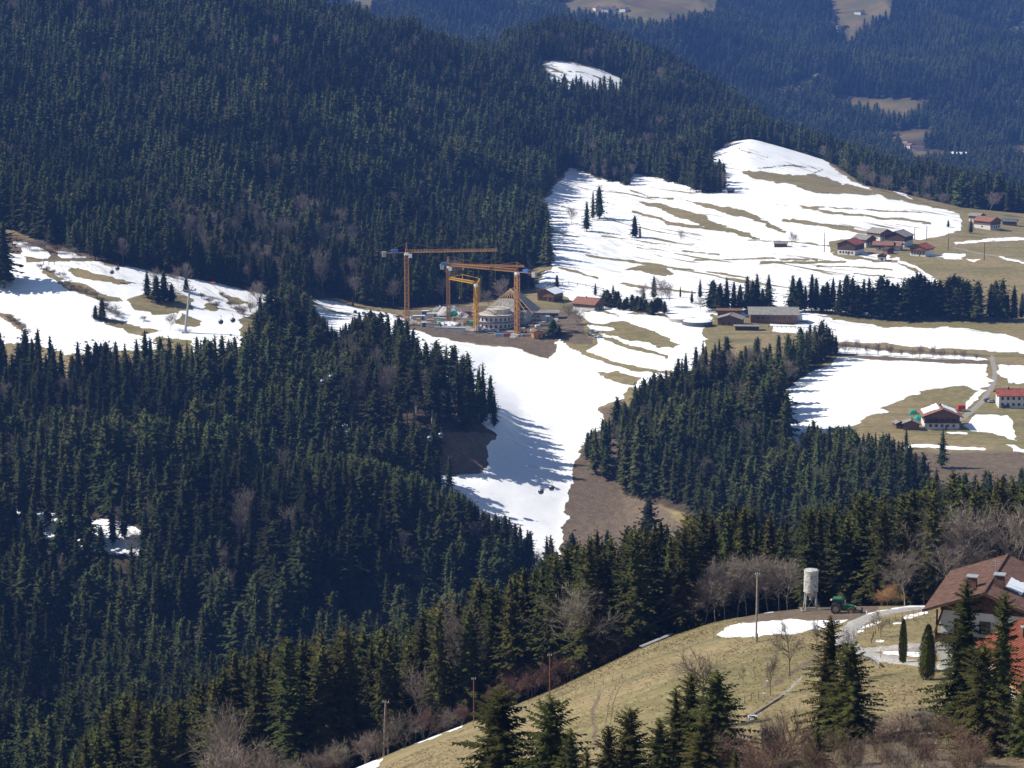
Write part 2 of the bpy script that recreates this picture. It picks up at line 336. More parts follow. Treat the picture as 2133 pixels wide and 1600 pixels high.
dirt([(1735,717),(1850,728),(1990,737),(2065,742)], w=2); bare([(1735,717),(1850,728),(1990,737),(2065,742)], w=2, soft=2)
bare([(1740,740),(1850,747),(1960,752),(2060,756)], w=4, soft=3); dirt([(1740,740),(1850,747),(1960,752),(2060,756)], w=4)
snow([(2012,890),(2037,865),(2075,864),(2110,865),(2120,880),(2127,920),(2075,902),(2030,897)], soft=3)
snow([(2077,760),(2133,762),(2600,770),(2600,802),(2090,797),(2082,780)], soft=3)
snow([(2100,925),(2133,935),(2600,940),(2600,955),(2110,940)], soft=3)
snow([(1890,931),(1930,929),(1980,932),(2045,936)], w=3, soft=3); snow([(1975,902),(2015,903)], w=2, soft=2)
snow([(2010,852),(2035,812),(2060,812),(2025,847)], soft=2.5); snow([(1768,885),(1795,878)], w=2.5, soft=3)
for p in ([(1128,134),(1165,128),(1200,131),(1260,148),(1322,178),(1290,205),(1150,200)],): snow(p, (2330, 2760), 3)
bare([(1130,150),(1210,150),(1290,175)], (2330,2760), w=1.2, soft=2)
snow([(905,80),(960,95),(1010,110),(1050,126)], (2150, 2800), w=5, soft=3)
snow([(-20,222),(75,228)], (1600, 2000), w=4, soft=3)
snow([(1185,350),(1215,358),(1215,375),(1180,372)], soft=3)
snow([(-100,1010),(0,1030),(60,1060),(135,1070),(260,1090),(305,1110),(290,1160),(200,1150),(60,1110),(-100,1080)], (800, 1000), 4)
snow([(80,1545),(135,1535),(155,1555),(120,1580),(80,1572)], (600, 760), 4)
snow([(700,880),(730,905),(765,935),(790,968)], (900, 1100), w=6, soft=8); snow([(610,800),(625,815)], w=5)
snow([(880,988),(1000,1000),(960,1010)], soft=3)
dirt([(830,905),(900,900),(1000,900),(1040,905),(1012,932),(1028,968),(1000,984),(890,989),(850,985)], soft=8)
dirt([(840,650),(1000,636),(1120,640),(1200,652),(1215,690),(1240,720),(1160,712),(1150,749),(1075,722),(960,712),(850,688)], soft=4)
dirt([(1180,1000),(1215,930),(1260,850),(1300,835),(1300,1035),(1400,1060),(1450,1130),(1160,1180)], soft=25)
dirt([(1900,940),(2600,945),(2600,1060),(2000,1060)], soft=30)
dirt([(-60,490),(60,500),(130,515),(200,535),(200,543),(60,540),(-400,520),(-400,470)], soft=10)
snow([(110,520),(150,528),(190,538),(130,536)], soft=3); snow([(20,500),(60,505),(80,512),(30,512)], soft=3)
grav([(2066,745),(2073,775),(2069,800),(2047,835),(2020,860),(1995,876),(1960,884)], w=5)
grav([(1985,515),(2030,526),(2133,543)], w=1.4); grav([(880,676),(1000,690),(1090,696)], w=5, soft=5); grav([(760,655),(850,664),(900,672)], w=6, soft=4)
grav([(870,672),(960,670),(1000,690),(940,692)], soft=4)
# foreground
FG = (100, 470)
snow([(1485,1323),(1530,1301),(1600,1293),(1700,1291),(1765,1290),(1735,1303),(1660,1318),(1560,1327),(1520,1326)], FG, 4)
snow([(800,1570),(850,1551),(900,1533),(965,1511)], FG, 3, 3.5); snow([(735,1603),(750,1588),(795,1580),(790,1595),(760,1608)], FG, 3)
snow([(1812,1281),(1870,1269),(1930,1262)], FG, 2, 5); snow([(1797,1309),(1832,1296)], FG, 2, 2.6); snow([(1785,1317),(1802,1313)], FG, 2, 2)
snow([(1890,1284),(1932,1276)], FG, 2, 3.5); snow([(1862,1298),(1880,1296)], FG, 2, 2); snow([(1822,1335),(1836,1336)], FG, 2, 2.5); snow([(1845,1359),(1920,1364)], FG, 4, 4)
snow([(1560,1270),(1610,1275)], (395, 440), 3, 5); snow([(2070,1390),(2110,1394)], FG, 2, 3)
dirt([(1560,1275),(1640,1262),(1800,1260),(1830,1270),(1780,1292),(1640,1290),(1540,1297)], FG, 5)
dirt([(1600,1432),(1655,1400),(1690,1378),(1722,1350)], FG, 12, 5); dirt([(1400,1600),(1520,1480),(1600,1600),(1750,1500),(1900,1480),(2133,1460),(2133,1700),(1400,1700)], FG, 40)
dirt([(600,1600),(700,1560),(800,1545),(760,1620)], FG, 10); dirt([(1250,1440),(1235,1500),(1245,1560)], FG, 6, 4)
grav([(1560,1500),(1640,1440),(1670,1410)], FG, 8, 3); grav([(1790,1350),(1860,1344),(1950,1340),(2000,1350),(1960,1365),(1860,1362)], FG, 3)
grav([(640,1600),(720,1575),(800,1565)], FG, 4, 5)
FAR = (2900, 6400)
far_open = [[(1160,8),(1250,-20),(1500,-20),(1490,30),(1380,55),(1300,45),(1180,28)], [(1715,-30),(1880,-30),(1850,30),(1800,55),(1770,90),(1745,60)], [(1600,182),(1650,178),(1700,160),(1720,170),(1660,190),(1620,196)],
            [(1725,215),(1760,200),(1800,205),(1930,207),(1915,235),(1880,245),(1800,230)], [(1840,278),(1930,268),(1945,290),(1860,300)], [(1870,305),(2010,318),(2040,335),(1900,345)], [(2095,298),(2200,296),(2200,345),(2110,335)],
            [(2090,60),(2200,30),(2200,60),(2110,70)], [(2030,188),(2085,185),(2060,200)], [(2095,225),(2200,215),(2200,230)], [(1520,100),(1545,90),(1540,110)], [(700,-40),(800,-40),(780,20),(720,10)]]
CH.append(np.full(UG.shape, 0.0))
for p in far_open: paint(3, p, FAR[0], FAR[1], 1, 6)
# where no trees of the wood stand: (polygon, y0, y1)
OPEN = [
 ([(1100,600),(1100,560),(1148,556),(1140,490),(1120,430),(1180,350),(1215,350),(1240,372),(1310,390),(1316,358),(1400,380),(1480,402),(1512,395),(1462,338),(1530,286),(1620,290),(1740,345),(1800,385),(1890,405),(2000,432),(2133,445),(2700,460),(2700,945),(1900,945),(1780,950),(1640,930),(1625,900),(1612,830),(1690,775),(1745,738),(1735,722),(1620,770),(1500,765),(1450,790),(1400,810),(1340,840),(1300,880),(1270,920),(1240,915),(1220,950),(1240,985),(1270,985),(1300,1035),(1395,1060),(1450,1080),(1420,1180),(1300,1220),(1170,1220),(1110,1190),(1060,1140),(1000,1105),(960,1060),(900,1010),(870,992),(1000,984),(1025,965),(1012,932),(1044,905),(1035,880),(1008,850),(965,822),(905,802),(870,780),(850,765),(850,740),(800,720),(760,700),(700,690),(650,672),(640,622),(700,622),(760,637),(850,645),(900,636),(1020,628)], 480, 2300),
 ([(-500,525),(30,536),(200,543),(330,566),(560,612),(590,622),(585,690),(540,700),(520,740),(480,790),(350,805),(-500,800)], 1000, 1400),
 ([(1108,130),(1160,124),(1240,140),(1325,176),(1310,200),(1150,200)], 2300, 2760), ([(905,70),(960,85),(1055,118),(1040,135),(900,100)], 2150, 2800),
 ([(-60,212),(80,220),(80,236),(-60,232)], 1500, 2000),
 ([(-60,470),(30,480),(100,512),(200,541),(60,545),(-60,530)], 1200, 1500), ([(-60,440),(60,470),(130,505),(-60,500)], 1380, 1500), ([(60,1535),(150,1530),(170,1660),(60,1680)], 560, 760)]
SPARSE = [([(-100,1010),(130,1062),(310,1100),(300,1185),(150,1175),(-100,1120)], 780, 1010, .3), ([(-100,1120),(150,1175),(300,1185),(300,1260),(100,1240),(-100,1200)], 780, 1010, .4), ([(830,915),(900,905),(1040,905),(1028,970),(890,990),(840,970)], 940, 1100, .10),
          ([(700,870),(800,880),(830,990),(770,990)], 900, 1100, .4), ([(1880,930),(2600,935),(2600,1080),(1960,1080)], 850, 1010, .12), ([(1180,1010),(1450,1080),(1450,1200),(1180,1220)], 800, 980, .0)]
def gat(mp, name): pass
att = np.stack([CH[0]*.5+.5, np.clip(CH[1], -1, 1)*.5+.5, np.clip(CH[2], -1, 1)*.5+.5, np.clip(CH[3], 0, 1)], -1).reshape(-1, 4)
idx = np.arange(NY*NW).reshape(NY, NW)
quads = np.stack([idx[:-1, :-1], idx[:-1, 1:], idx[1:, 1:], idx[1:, :-1]], -1).reshape(-1, 4)
TV = np.stack([XG, YG, ZG], -1).reshape(-1, 3)
def inside(pts, U, V): return sdist(pts, U, V) > 0
def forest_keep(x, y, z):
    U, V = proj(x, y, z); k = np.ones(len(x), bool)
    for p, a, b in OPEN: k &= ~(inside(p, U, V) & (y > a) & (y < b))
    r = RS.rand(len(x))
    for p, a, b, d in SPARSE: k &= ~(inside(p, U, V) & (y > a) & (y < b) & (r > d))
    return k, U, V
# forest floor under the trees
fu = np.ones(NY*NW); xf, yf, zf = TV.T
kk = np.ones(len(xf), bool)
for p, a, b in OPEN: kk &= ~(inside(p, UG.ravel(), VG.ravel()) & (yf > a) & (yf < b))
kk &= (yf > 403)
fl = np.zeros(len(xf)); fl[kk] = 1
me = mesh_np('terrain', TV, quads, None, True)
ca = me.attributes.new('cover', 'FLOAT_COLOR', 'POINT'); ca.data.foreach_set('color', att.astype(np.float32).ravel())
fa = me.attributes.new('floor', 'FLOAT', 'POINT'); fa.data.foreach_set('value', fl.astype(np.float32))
# ------------------------------------------------------------------ ground material
def ground_mat():
    m = bpy.data.materials.new('hillside_ground'); m.use_nodes = True; n = m.node_tree; L = n.links
    b = n.nodes['Principled BSDF']; b.inputs['Specular IOR Level'].default_value = .15
    N = lambda t: n.nodes.new(t)
    tc = N('ShaderNodeTexCoord'); at = N('ShaderNodeAttribute'); at.attribute_name = 'cover'
    af = N('ShaderNodeAttribute'); af.attribute_name = 'floor'
    sp = N('ShaderNodeSeparateColor'); L.new(at.outputs['Color'], sp.inputs[0])
    def noise(scale, detail=4, vec=None, rough=.55):
        z = N('ShaderNodeTexNoise'); z.inputs['Scale'].default_value = scale; z.inputs['Detail'].default_value = detail; z.inputs['Roughness'].default_value = rough
        L.new(vec or tc.outputs['Object'], z.inputs['Vector']); return z.outputs[0]
    def math_(op, a, c, clamp=False):
        q = N('ShaderNodeMath'); q.operation = op; q.use_clamp = clamp
        for i, v in enumerate((a, c)):
            if isinstance(v, (int, float)): q.inputs[i].default_value = v
            else: L.new(v, q.inputs[i])
        return q.outputs[0]
    def mix(f, a, c):
        q = N('ShaderNodeMix'); q.data_type = 'RGBA'
        L.new(f, q.inputs[0])
        for i, v in ((6, a), (7, c)):
            if isinstance(v, tuple): q.inputs[i].default_value = (*v, 1)
            else: L.new(v, q.inputs[i])
        return q.outputs[2]
    def step(v, lo, hi):
        q = N('ShaderNodeMapRange'); q.interpolation_type = 'SMOOTHSTEP'; q.inputs[1].default_value = lo; q.inputs[2].default_value = hi
        L.new(v, q.inputs[0]); return q.outputs[0]
    mp = N('ShaderNodeMapping'); mp.inputs['Scale'].default_value = (.25, 1, 1); mp.inputs['Rotation'].default_value = (0, 0, .5)
    L.new(tc.outputs['Object'], mp.inputs['Vector'])
    nA = noise(.12, 8, None, .65); nB = noise(.02, 5); nC = noise(1.6, 4); nS = noise(.09, 6, mp.outputs[0], .6); nD = noise(.3, 6)
    grass = mix(step(nB, .42, .6), (.265, .20, .098), (.185, .16, .062))
    grass = mix(step(nC, .35, .7), grass, mix(step(nD, .4, .65), (.155, .12, .065), (.30, .245, .13)))
    grass = mix(step(nS, .5, .72), grass, (.14, .13, .06))
    dirtc = mix(step(nC, .3, .7), mix(step(nD, .35, .65), (.14, .105, .075), (.22, .165, .11)), (.10, .072, .048))
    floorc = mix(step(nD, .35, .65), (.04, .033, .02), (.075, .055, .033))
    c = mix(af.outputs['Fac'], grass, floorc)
    fd = math_('ADD', sp.outputs[1], math_('MULTIPLY', math_('SUBTRACT', nD, .5), .5))
    c = mix(step(fd, .42, .6), c, dirtc)
    fg = math_('ADD', sp.outputs[2], math_('MULTIPLY', math_('SUBTRACT', nD, .5), .35))
    c = mix(step(fg, .45, .6), c, mix(step(nC, .3, .7), (.34, .31, .27), (.22, .2, .175)))
    c = mix(at.outputs['Alpha'], c, mix(step(nB, .4, .6), (.17, .12, .05), (.11, .10, .042)))
    # snow, its edge broken up by melt
    fs = math_('ADD', sp.outputs[0], math_('MULTIPLY', math_('SUBTRACT', nA, .5), 1.1))
    fs = math_('ADD', fs, math_('MULTIPLY', math_('SUBTRACT', nS, .5), .9))
    fs = step(fs, .49, .535)
    sn = mix(step(nB, .35, .7), (.90, .90, .91), (.84, .84, .84))
    sn = mix(step(nS, .6, .75), sn, (.70, .69, .66))
    mp2 = N('ShaderNodeMapping'); mp2.vector_type = 'POINT'; mp2.inputs['Rotation'].default_value = (0, 0, math.radians(52)); mp2.inputs['Scale'].default_value = (1, 1, 1)
    L.new(tc.outputs['Object'], mp2.inputs['Vector']); mp3 = N('ShaderNodeMapping'); mp3.inputs['Scale'].default_value = (.009, .085, .02); L.new(mp2.outputs[0], mp3.inputs['Vector'])
    nT = noise(1.0, 5, mp3.outputs[0], .6); nL = noise(.008, 3)
    rdg = math_('ABSOLUTE', math_('SUBTRACT', nT, .5), 0)
    sx = N('ShaderNodeSeparateXYZ'); L.new(tc.outputs['Object'], sx.inputs[0])
    zone = math_('MULTIPLY', step(sx.outputs['Y'], 1245, 1290), step(nL, .40, .52))
    fur = math_('MULTIPLY', math_('SUBTRACT', 1.0, step(rdg, .004, .016)), zone)
    brk = math_('MULTIPLY', step(nT, .615, .635), zone)
    sn = mix(math_('MULTIPLY', fur, .55), sn, (.30, .27, .2))
    fs = math_('MULTIPLY', fs, math_('SUBTRACT', 1.0, brk))
    sn = mix(math_('MULTIPLY', step(nD, .56, .7), .35), sn, (.66, .65, .62))
    c = mix(fs, c, sn)
    L.new(c, b.inputs['Base Color']); b.inputs['Roughness'].default_value = .8
    bp = N('ShaderNodeBump'); bp.inputs['Strength'].default_value = .35; bp.inputs['Distance'].default_value = .5
    L.new(math_('ADD', math_('MULTIPLY', nC, .4), nA), bp.inputs['Height']); L.new(bp.outputs[0], b.inputs['Normal'])
    return m
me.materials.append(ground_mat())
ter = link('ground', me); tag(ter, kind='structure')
# ------------------------------------------------------------------ haze
HB = MB(); HB.box((0, 3150, -15), (4100, 6700, 760)); M['haze'] = bpy.data.materials.new('haze')
hm = M['haze']; hm.use_nodes = True; hn = hm.node_tree; hn.nodes.clear()
pv = hn.nodes.new('ShaderNodeVolumePrincipled'); ho = hn.nodes.new('ShaderNodeOutputMaterial')
pv.inputs['Color'].default_value = (.17, .37, 1.0, 1); pv.inputs['Density'].default_value = 0.000066; pv.inputs['Anisotropy'].default_value = 0.0
hn.links.new(pv.outputs[0], ho.inputs['Volume'])
hz = HB.build('haze', 'haze'); tag(hz, kind='stuff')
# ------------------------------------------------------------------ tree prototypes
M['spruce'] = mat('spruce_needles', (.031, .037, .009), .9, .3, .35, (.011, .0165, .005), spec=.05, rand=.18)
_n = M['spruce'].node_tree; _b = _n.nodes['Principled BSDF']; _l = _b.inputs['Base Color'].links[0]; _src = _l.from_socket
_oi = _n.nodes.new('ShaderNodeObjectInfo'); _nz = _n.nodes.new('ShaderNodeTexNoise'); _nz.inputs['Scale'].default_value = .011; _nz.inputs['Detail'].default_value = 3
_n.links.new(_oi.outputs['Location'], _nz.inputs['Vector']); _mr = _n.nodes.new('ShaderNodeMapRange'); _mr.inputs[1].default_value = .36; _mr.inputs[2].default_value = .64; _mr.inputs[3].default_value = .42; _mr.inputs[4].default_value = 1.75
_n.links.new(_nz.outputs[0], _mr.inputs[0]); _hs = _n.nodes.new('ShaderNodeHueSaturation'); _n.links.new(_mr.outputs[0], _hs.inputs['Value']); _n.links.new(_src, _hs.inputs['Color'])
_hs.inputs['Saturation'].default_value = .9; _n.links.new(_hs.outputs[0], _b.inputs['Base Color'])
M['spruce_near'] = mat('spruce_needles_olive', (.05, .05, .013), .9, .3, .35, (.017, .021, .007), spec=.05, rand=.3)
M['larch'] = mat('golden_twigs', (.46, .30, .12), .9, .2, .9, rand=.1, spec=.05)
M['bark'] = mat('bark', (.15, .115, .085), .9, .2, 2, spec=.05)
M['palebark'] = mat('pale_bark', (.33, .28, .23), .9, .2, 2, spec=.05)
M['twig'] = mat('bare_twigs', (.235, .195, .155), .9, .2, .7, rand=.22, spec=.05)
M['redtwig'] = mat('reddish_twigs', (.175, .115, .08), .9, .2, .7, rand=.2, spec=.05)
M['thuja'] = mat('thuja_green', (.075, .085, .02), .9, .3, 3, spec=.05)
def spruce(h, R, nwh, nbr, ntw, seed, z0=.12, rag=.25, tw=1.0, shape=.85, seg=10, sk=.95, tipw=.3):
    r = np.random.RandomState(seed); V = []; T = []
    zz = z0+(1-z0)*np.linspace(0, 1, nwh)**.92
    for k, tz in enumerate(zz):
        t = (tz-z0)/(1-z0); z = tz*h
        Lb = R*((1-t)**shape)*min(1, .55+t*3.2) + .12
        nb = max(3, int(round(nbr*(1-.4*t))))
        a0 = r.rand()*6.28
        ns = seg; st = (1-z0)*h/nwh; rin = .1*Lb; ang = a0+np.arange(ns)*6.283/ns; b = len(V)
        ro = Lb*sk*np.where(np.arange(ns) % 2, 1.0, .62)*r.uniform(.72, 1.15, ns); dn = ro*(.55-.25*t)+r.uniform(0, .5, ns)*st
        for i in range(ns): V.append(np.array([ro[i]*math.cos(ang[i]), ro[i]*math.sin(ang[i]), z-dn[i]]))
        V.append(np.array([0, 0, z+st*.9+.15*Lb]))
        for i in range(ns): T.append((b+i, b+(i+1) % ns, b+ns))
        for j in range(nb):
            a = a0+j*6.283/nb+r.uniform(-.25, .25); L = Lb*(1+r.uniform(-rag, rag*.8)); 
            if r.rand() < .06: L *= .45
            dz = r.uniform(-.5, .5)*h/nwh*1.9; up = -.12+.75*t*t+r.uniform(-.08, .08); dr = .30*(1-t)
            ca, sa = math.cos(a), math.sin(a)
            def P(s): return np.array([ca*L*s, sa*L*s, z+dz+L*(up*s-dr*s*s)+.1*L*max(0, s-.75)])
            n = max(1, int(ntw*(.45+.55*L/R)))
            for i in range(n):
                s = .12+.88*(i+r.rand()*.6)/n; s2 = min(1.03, s+.9/n); p = P(s); q = P(s2)
                wd = (.42*L*(1-s)+tipw)*tw*r.uniform(.7, 1.2)
                for sg in (-1, 1):
                    d = np.array([-sa*sg, ca*sg, 0])*wd+np.array([ca, sa, 0])*wd*.45; d[2] -= wd*r.uniform(.1, .6)
                    b = len(V); V += [p, q, (p+q)/2+d]; T.append((b, b+1, b+2))
                b = len(V); hg = r.uniform(.35, .9)*tw*(.4+.6*L/R)
                V += [p, q, (p+q)/2+np.array([r.uniform(-.2, .2), r.uniform(-.2, .2), -hg])]; T.append((b, b+1, b+2))
            b = len(V); p = P(.85); q = P(1.1)
            sd_ = np.array([-sa, ca, -.2])*.16*tw; V += [p+sd_, p-sd_, q]; T.append((b, b+1, b+2))
    b = len(V); tp = .25*tw
    V += [np.array([tp*.5, 0, h*.97-1]), np.array([-tp*.5, tp*.4, h*.97-1]), np.array([-tp*.5, -tp*.4, h*.97-1]), np.array([0, 0, h])]
    T += [(b, b+1, b+3), (b+1, b+2, b+3), (b+2, b, b+3)]
    return np.array(V), np.array(T)
def trunk_np(h, r0, n=6, lean=0, top=.02):
    V = []; T = []; zs = (-.8, 0, .3*h, .7*h, h*.97); rr = (r0*1.25, r0*1.1, r0*.8, r0*.4, top)
    for z, rad in zip(zs, rr):
        for i in range(n):
            t = 6.2832*i/n; V.append((rad*math.cos(t)+lean*z*.02, rad*math.sin(t), z))
    for k in range(len(zs)-1):
        for i in range(n):
            a = k*n+i; b = k*n+(i+1) % n; T += [(a, b, b+n), (a, b+n, a+n)]
    return np.array(V, float), np.array(T)
def bare_np(h, spread, seed, depth=4, nch=(5, 5, 4), twigs=5, stems=1, r0=.16, tr=.02, up=.55, tl=1.0):
    """leafless tree: (wood verts, tris), (twig verts, tris)"""
    r = np.random.RandomState(seed); WV = []; WT = []; TVv = []; TT = []
    def seg(p, q, a, b):
        d = q-p; d = d/(np.linalg.norm(d)+1e-9); s = np.cross(d, [.31, .77, .53]); s /= np.linalg.norm(s); t = np.cross(d, s); k = len(WV)
        for c, rad in ((p, a), (q, b)):
            for i in range(3):
                an = 2.094*i; WV.append(c+rad*(math.cos(an)*s+math.sin(an)*t))
        for i in range(3):
            j = (i+1) % 3; WT.append((k+i, k+j, k+3+j)); WT.append((k+i, k+3+j, k+3+i))
    def grow(p, d, L, rad, lv):
        n = 3 if lv < 2 else 2; pts = [p]
        for i in range(n):
            d = d+r.normal(0, .10+.03*lv, 3)+np.array([0, 0, .06*up]); d /= np.linalg.norm(d)
            q = pts[-1]+d*L/n; seg(pts[-1], q, rad*(1-.75*i/n), rad*(1-.75*(i+1)/n)); pts.append(q)
        if lv >= depth-1:
            for i in range(twigs):
                s = pts[r.randint(0, n)]; e = pts[-1]; base = s+(e-s)*r.rand()
                dd = d+r.normal(0, .55, 3)+np.array([0, 0, .15]); dd /= np.linalg.norm(dd); tlen = tl*r.uniform(.5, 1.1)*L*.9
                sd2 = np.cross(dd, r.normal(0, 1, 3)); sd2 = sd2/(np.linalg.norm(sd2)+1e-9)*tr; k = len(TVv)
                TVv.extend([base-sd2, base+sd2, base+dd*tlen]); TT.append((k, k+1, k+2))
            return
        nc = nch[min(lv, len(nch)-1)]
        for i in range(nc):
            s = (.32 if lv == 0 else .2)+(1-(.32 if lv == 0 else .2))*(i+r.rand())/nc; kf = s*n; ki = min(n-1, int(kf)); base = pts[ki]+(pts[ki+1]-pts[ki])*(kf-ki)
            ax = r.normal(0, 1, 3); ax -= ax.dot(d)*d; ax /= np.linalg.norm(ax)
            ang = r.uniform(.5, 1.0)*spread; nd = d*math.cos(ang)+ax*math.sin(ang); nd[2] += .15*up; nd /= np.linalg.norm(nd)
            grow(base, nd, L*r.uniform(.42, .62)*(1.15-.4*s if lv == 0 else 1), rad*.5, lv+1)
    for s in range(stems):
        d = np.array([0, 0, 1.0]) if stems == 1 else np.array([r.uniform(-.4, .4), r.uniform(-.4, .4), 1.0])
        p = np.zeros(3) if stems == 1 else np.array([r.uniform(-.5, .5), r.uniform(-.5, .5), -.2])
        if stems == 1: seg(np.array([0, 0, -.6]), p, r0*1.2, r0)
        grow(p, d/np.linalg.norm(d), h*.78*r.uniform(.8, 1.05), r0/(1 if stems == 1 else 1.6), 0)
    WV = np.array(WV); TVv = np.array(TVv)
    top = max(WV[:, 2].max(), TVv[:, 2].max() if len(TVv) else 0); s = h/top
    return (WV*s, np.array(WT)), (TVv*s, np.array(TT))
def joined(parts, mats, name):
    vs = []; ts = []; mi = []; o = 0
    for i, (v, t) in enumerate(parts): vs.append(v); ts.append(t+o); mi += [i]*len(t); o += len(v)
    me_ = mesh_np(name, np.concatenate(vs), np.concatenate(ts))
    for q in mats: me_.materials.append(M[q])
    me_.polygons.foreach_set('material_index', np.array(mi, np.int32)); me_.update(); return me_
SPR = {}
def spr_protos(key, n, par, trunk_r=.22, tn=5):
    L = []
    for i in range(n):
        p = dict(par); p['R'] = par['R']*random.uniform(.72, 1.35); p['shape'] = par['shape']*random.uniform(.75, 1.3); p['seed'] = hash(key) % 1 + i*13+len(key)*101
        v, t = spruce(25.0, p['R'], p['nwh'], p['nbr'], p['ntw'], p['seed'], p['z0'], p['rag'], p['tw'], p['shape'], p.get('seg', 10), p.get('sk', .95), p.get('tipw', .3)); L.append(((v, t), trunk_np(25.0, trunk_r, tn)))
    SPR[key] = L
spr_protos('hi', 4, dict(R=5.6, nwh=40, nbr=8, ntw=10, z0=.04, rag=.5, tw=.62, shape=.66, seg=12, sk=.5, tipw=.62), .25, 8)
spr_protos('mid', 6, dict(R=4.5, nwh=36, nbr=7, ntw=5, z0=.10, rag=.5, tw=.7, shape=.58, seg=13, sk=.66))
spr_protos('low', 10, dict(R=4.3, nwh=24, nbr=5, ntw=3, z0=.12, rag=.5, tw=.8, shape=.55, seg=11, sk=.75))
spr_protos('far', 5, dict(R=4.4, nwh=13, nbr=4, ntw=1, z0=.10, rag=.5, tw=1.3, shape=.55, seg=8, sk=.85), .2, 3)
spr_protos('bole', 2, dict(R=3.0, nwh=16, nbr=5, ntw=3, z0=.52, rag=.4, tw=.9, shape=.6, seg=9, sk=.7), .32, 5)
SPRM = {k: [(mesh_np('crown_'+k, v[0][0], v[0][1], M['spruce_near' if k != 'low' else 'spruce']), mesh_np('trunk_'+k, v[1][0], v[1][1], M['bark'])) for v in L] for k, L in SPR.items() if k in ('hi', 'mid', 'low')}
BARE = {'big': [bare_np(14, 1.0, 3+i, 4, (9, 7, 5), 10, 1, .22, .016) for i in range(3)],
        'tall': [bare_np(20, .8, 30+i, 4, (13, 7, 4), 11, 1, .2, .026, .8) for i in range(3)],
        'bush': [bare_np(5, .8, 50+i, 3, (6, 5), 8, 7, .07, .014, .8, 1.3) for i in range(3)]}
BAREM = {k: [(mesh_np('limbs_'+k, a[0], a[1], M['palebark']), mesh_np('twigs_'+k, b[0], b[1], M['twig'])) for a, b in L] for k, L in BARE.items()}
def tree_proto(name, label, cat, meshes, names=('crown', 'trunk'), group=None):
    r = empty(name, (0, 0, 0)); tag(r, label, cat, group)
    for m_, n_ in zip(meshes, names): link(n_, m_, r)
    return r
def place_tree(name, meshes, names, loc, sc, sz, rz, label, cat, group=None):
    r = empty(name, loc, rz); r.scale = (sc, sc, sz); tag(r, label, cat, group)
    for m_, n_ in zip(meshes, names): link(n_, m_, r)
    return r
# ------------------------------------------------------------------ woods
def jitter_grid(x0, x1, y0, y1, s, wmin=-.265, wmax=.265):
    xs = np.arange(x0, x1, s); ys = np.arange(y0, y1, s); X, Y = np.meshgrid(xs, ys)
    X = X+RS.uniform(-.42, .42, X.shape)*s+(np.arange(len(ys)) % 2)[:, None]*s*.5; Y = Y+RS.uniform(-.42, .42, Y.shape)*s
    X = X.ravel(); Y = Y.ravel(); k = (X/Y > wmin) & (X/Y < wmax) & (Y >= y0) & (Y < y1); return X[k], Y[k]
TOPS = [(-400,1750),(60,1600),(100,1575),(180,1500),(260,1410),(340,1425),(430,1370),(500,1330),(560,1290),(640,1290),(720,1250),(800,1270),(850,1265),(905,1240),(985,1195),(1080,1158),(1160,1115),(1220,1092),(1300,1078),(1400,1060),(1470,1040),(1530,1030),(1620,1030),(1700,1035),(1760,1020),(1830,1008),(1900,1000),(1960,958),(2015,975),(2080,975),(2133,980),(2533,980)]
TU, TVv_ = zip(*TOPS)
inst = []       # x,y,z,rot,scale xy,scale z,proto index
individ = []
# belt behind the meadow crest
X, Y = jitter_grid(-130, 130, 400, 470, 6.6)
Z = H(X, Y); U, V = proj(X, Y, Z)
for x, y, z, u, v in zip(X, Y, Z, U, V):
    cr = np.interp(u, [-400, 740, 1350, 1910, 2533], [404, 403, 400, 402, 402])
    if u > 1480: cr = 408 if u < 1900 else 405
    if y < cr: continue
    tv = np.interp(u, TU, TVv_)+abs(RS.normal(0, 34))+(12 if RS.rand() < .5 else 0)
    h = (v-tv)*(y*1.02)/F
    if h > 33: h = RS.uniform(26, 33)
    if h < 9: continue
    if u > 1560 and y < 416 and RS.rand() < .7: continue
    if 1440 < u < 1650 and y < 425: continue
    individ.append((x, y, z, u, h, v))
individ = [t for t in individ if -30 < t[3] < 2165 and t[5]-t[4]*11 < 1590]+[t for t in individ if not (-30 < t[3] < 2165 and t[5]-t[4]*11 < 1590)]
individ.sort(key=lambda t: t[1]+(0 if (-30 < t[3] < 2165 and t[5]-t[4]*11 < 1590) else 1000))
# mid and upper woods
P = []
for y0, y1, s in ((470, 900, 7.0), (900, 1500, 6.8), (1500, 2100, 7.4), (2100, 2900, 8.0)):
    X, Y = jitter_grid(-.27*y1, .27*y1, y0, y1, s); Z = H(X, Y); k, U, V = forest_keep(X, Y, Z)
    P.append(np.stack([X, Y, Z, U, V], 1)[k])
P = np.concatenate(P)
X, Y = jitter_grid(-400, 1500, 2900, 5400, 12.5, -.1, .265); Z = H(X, Y); U, V = proj(X, Y, Z); k = V > -60
for p in far_open: k &= ~(inside(p, U, V) | inside(p, U, V-12))
PF = np.stack([X, Y, Z, U, V], 1)[k]
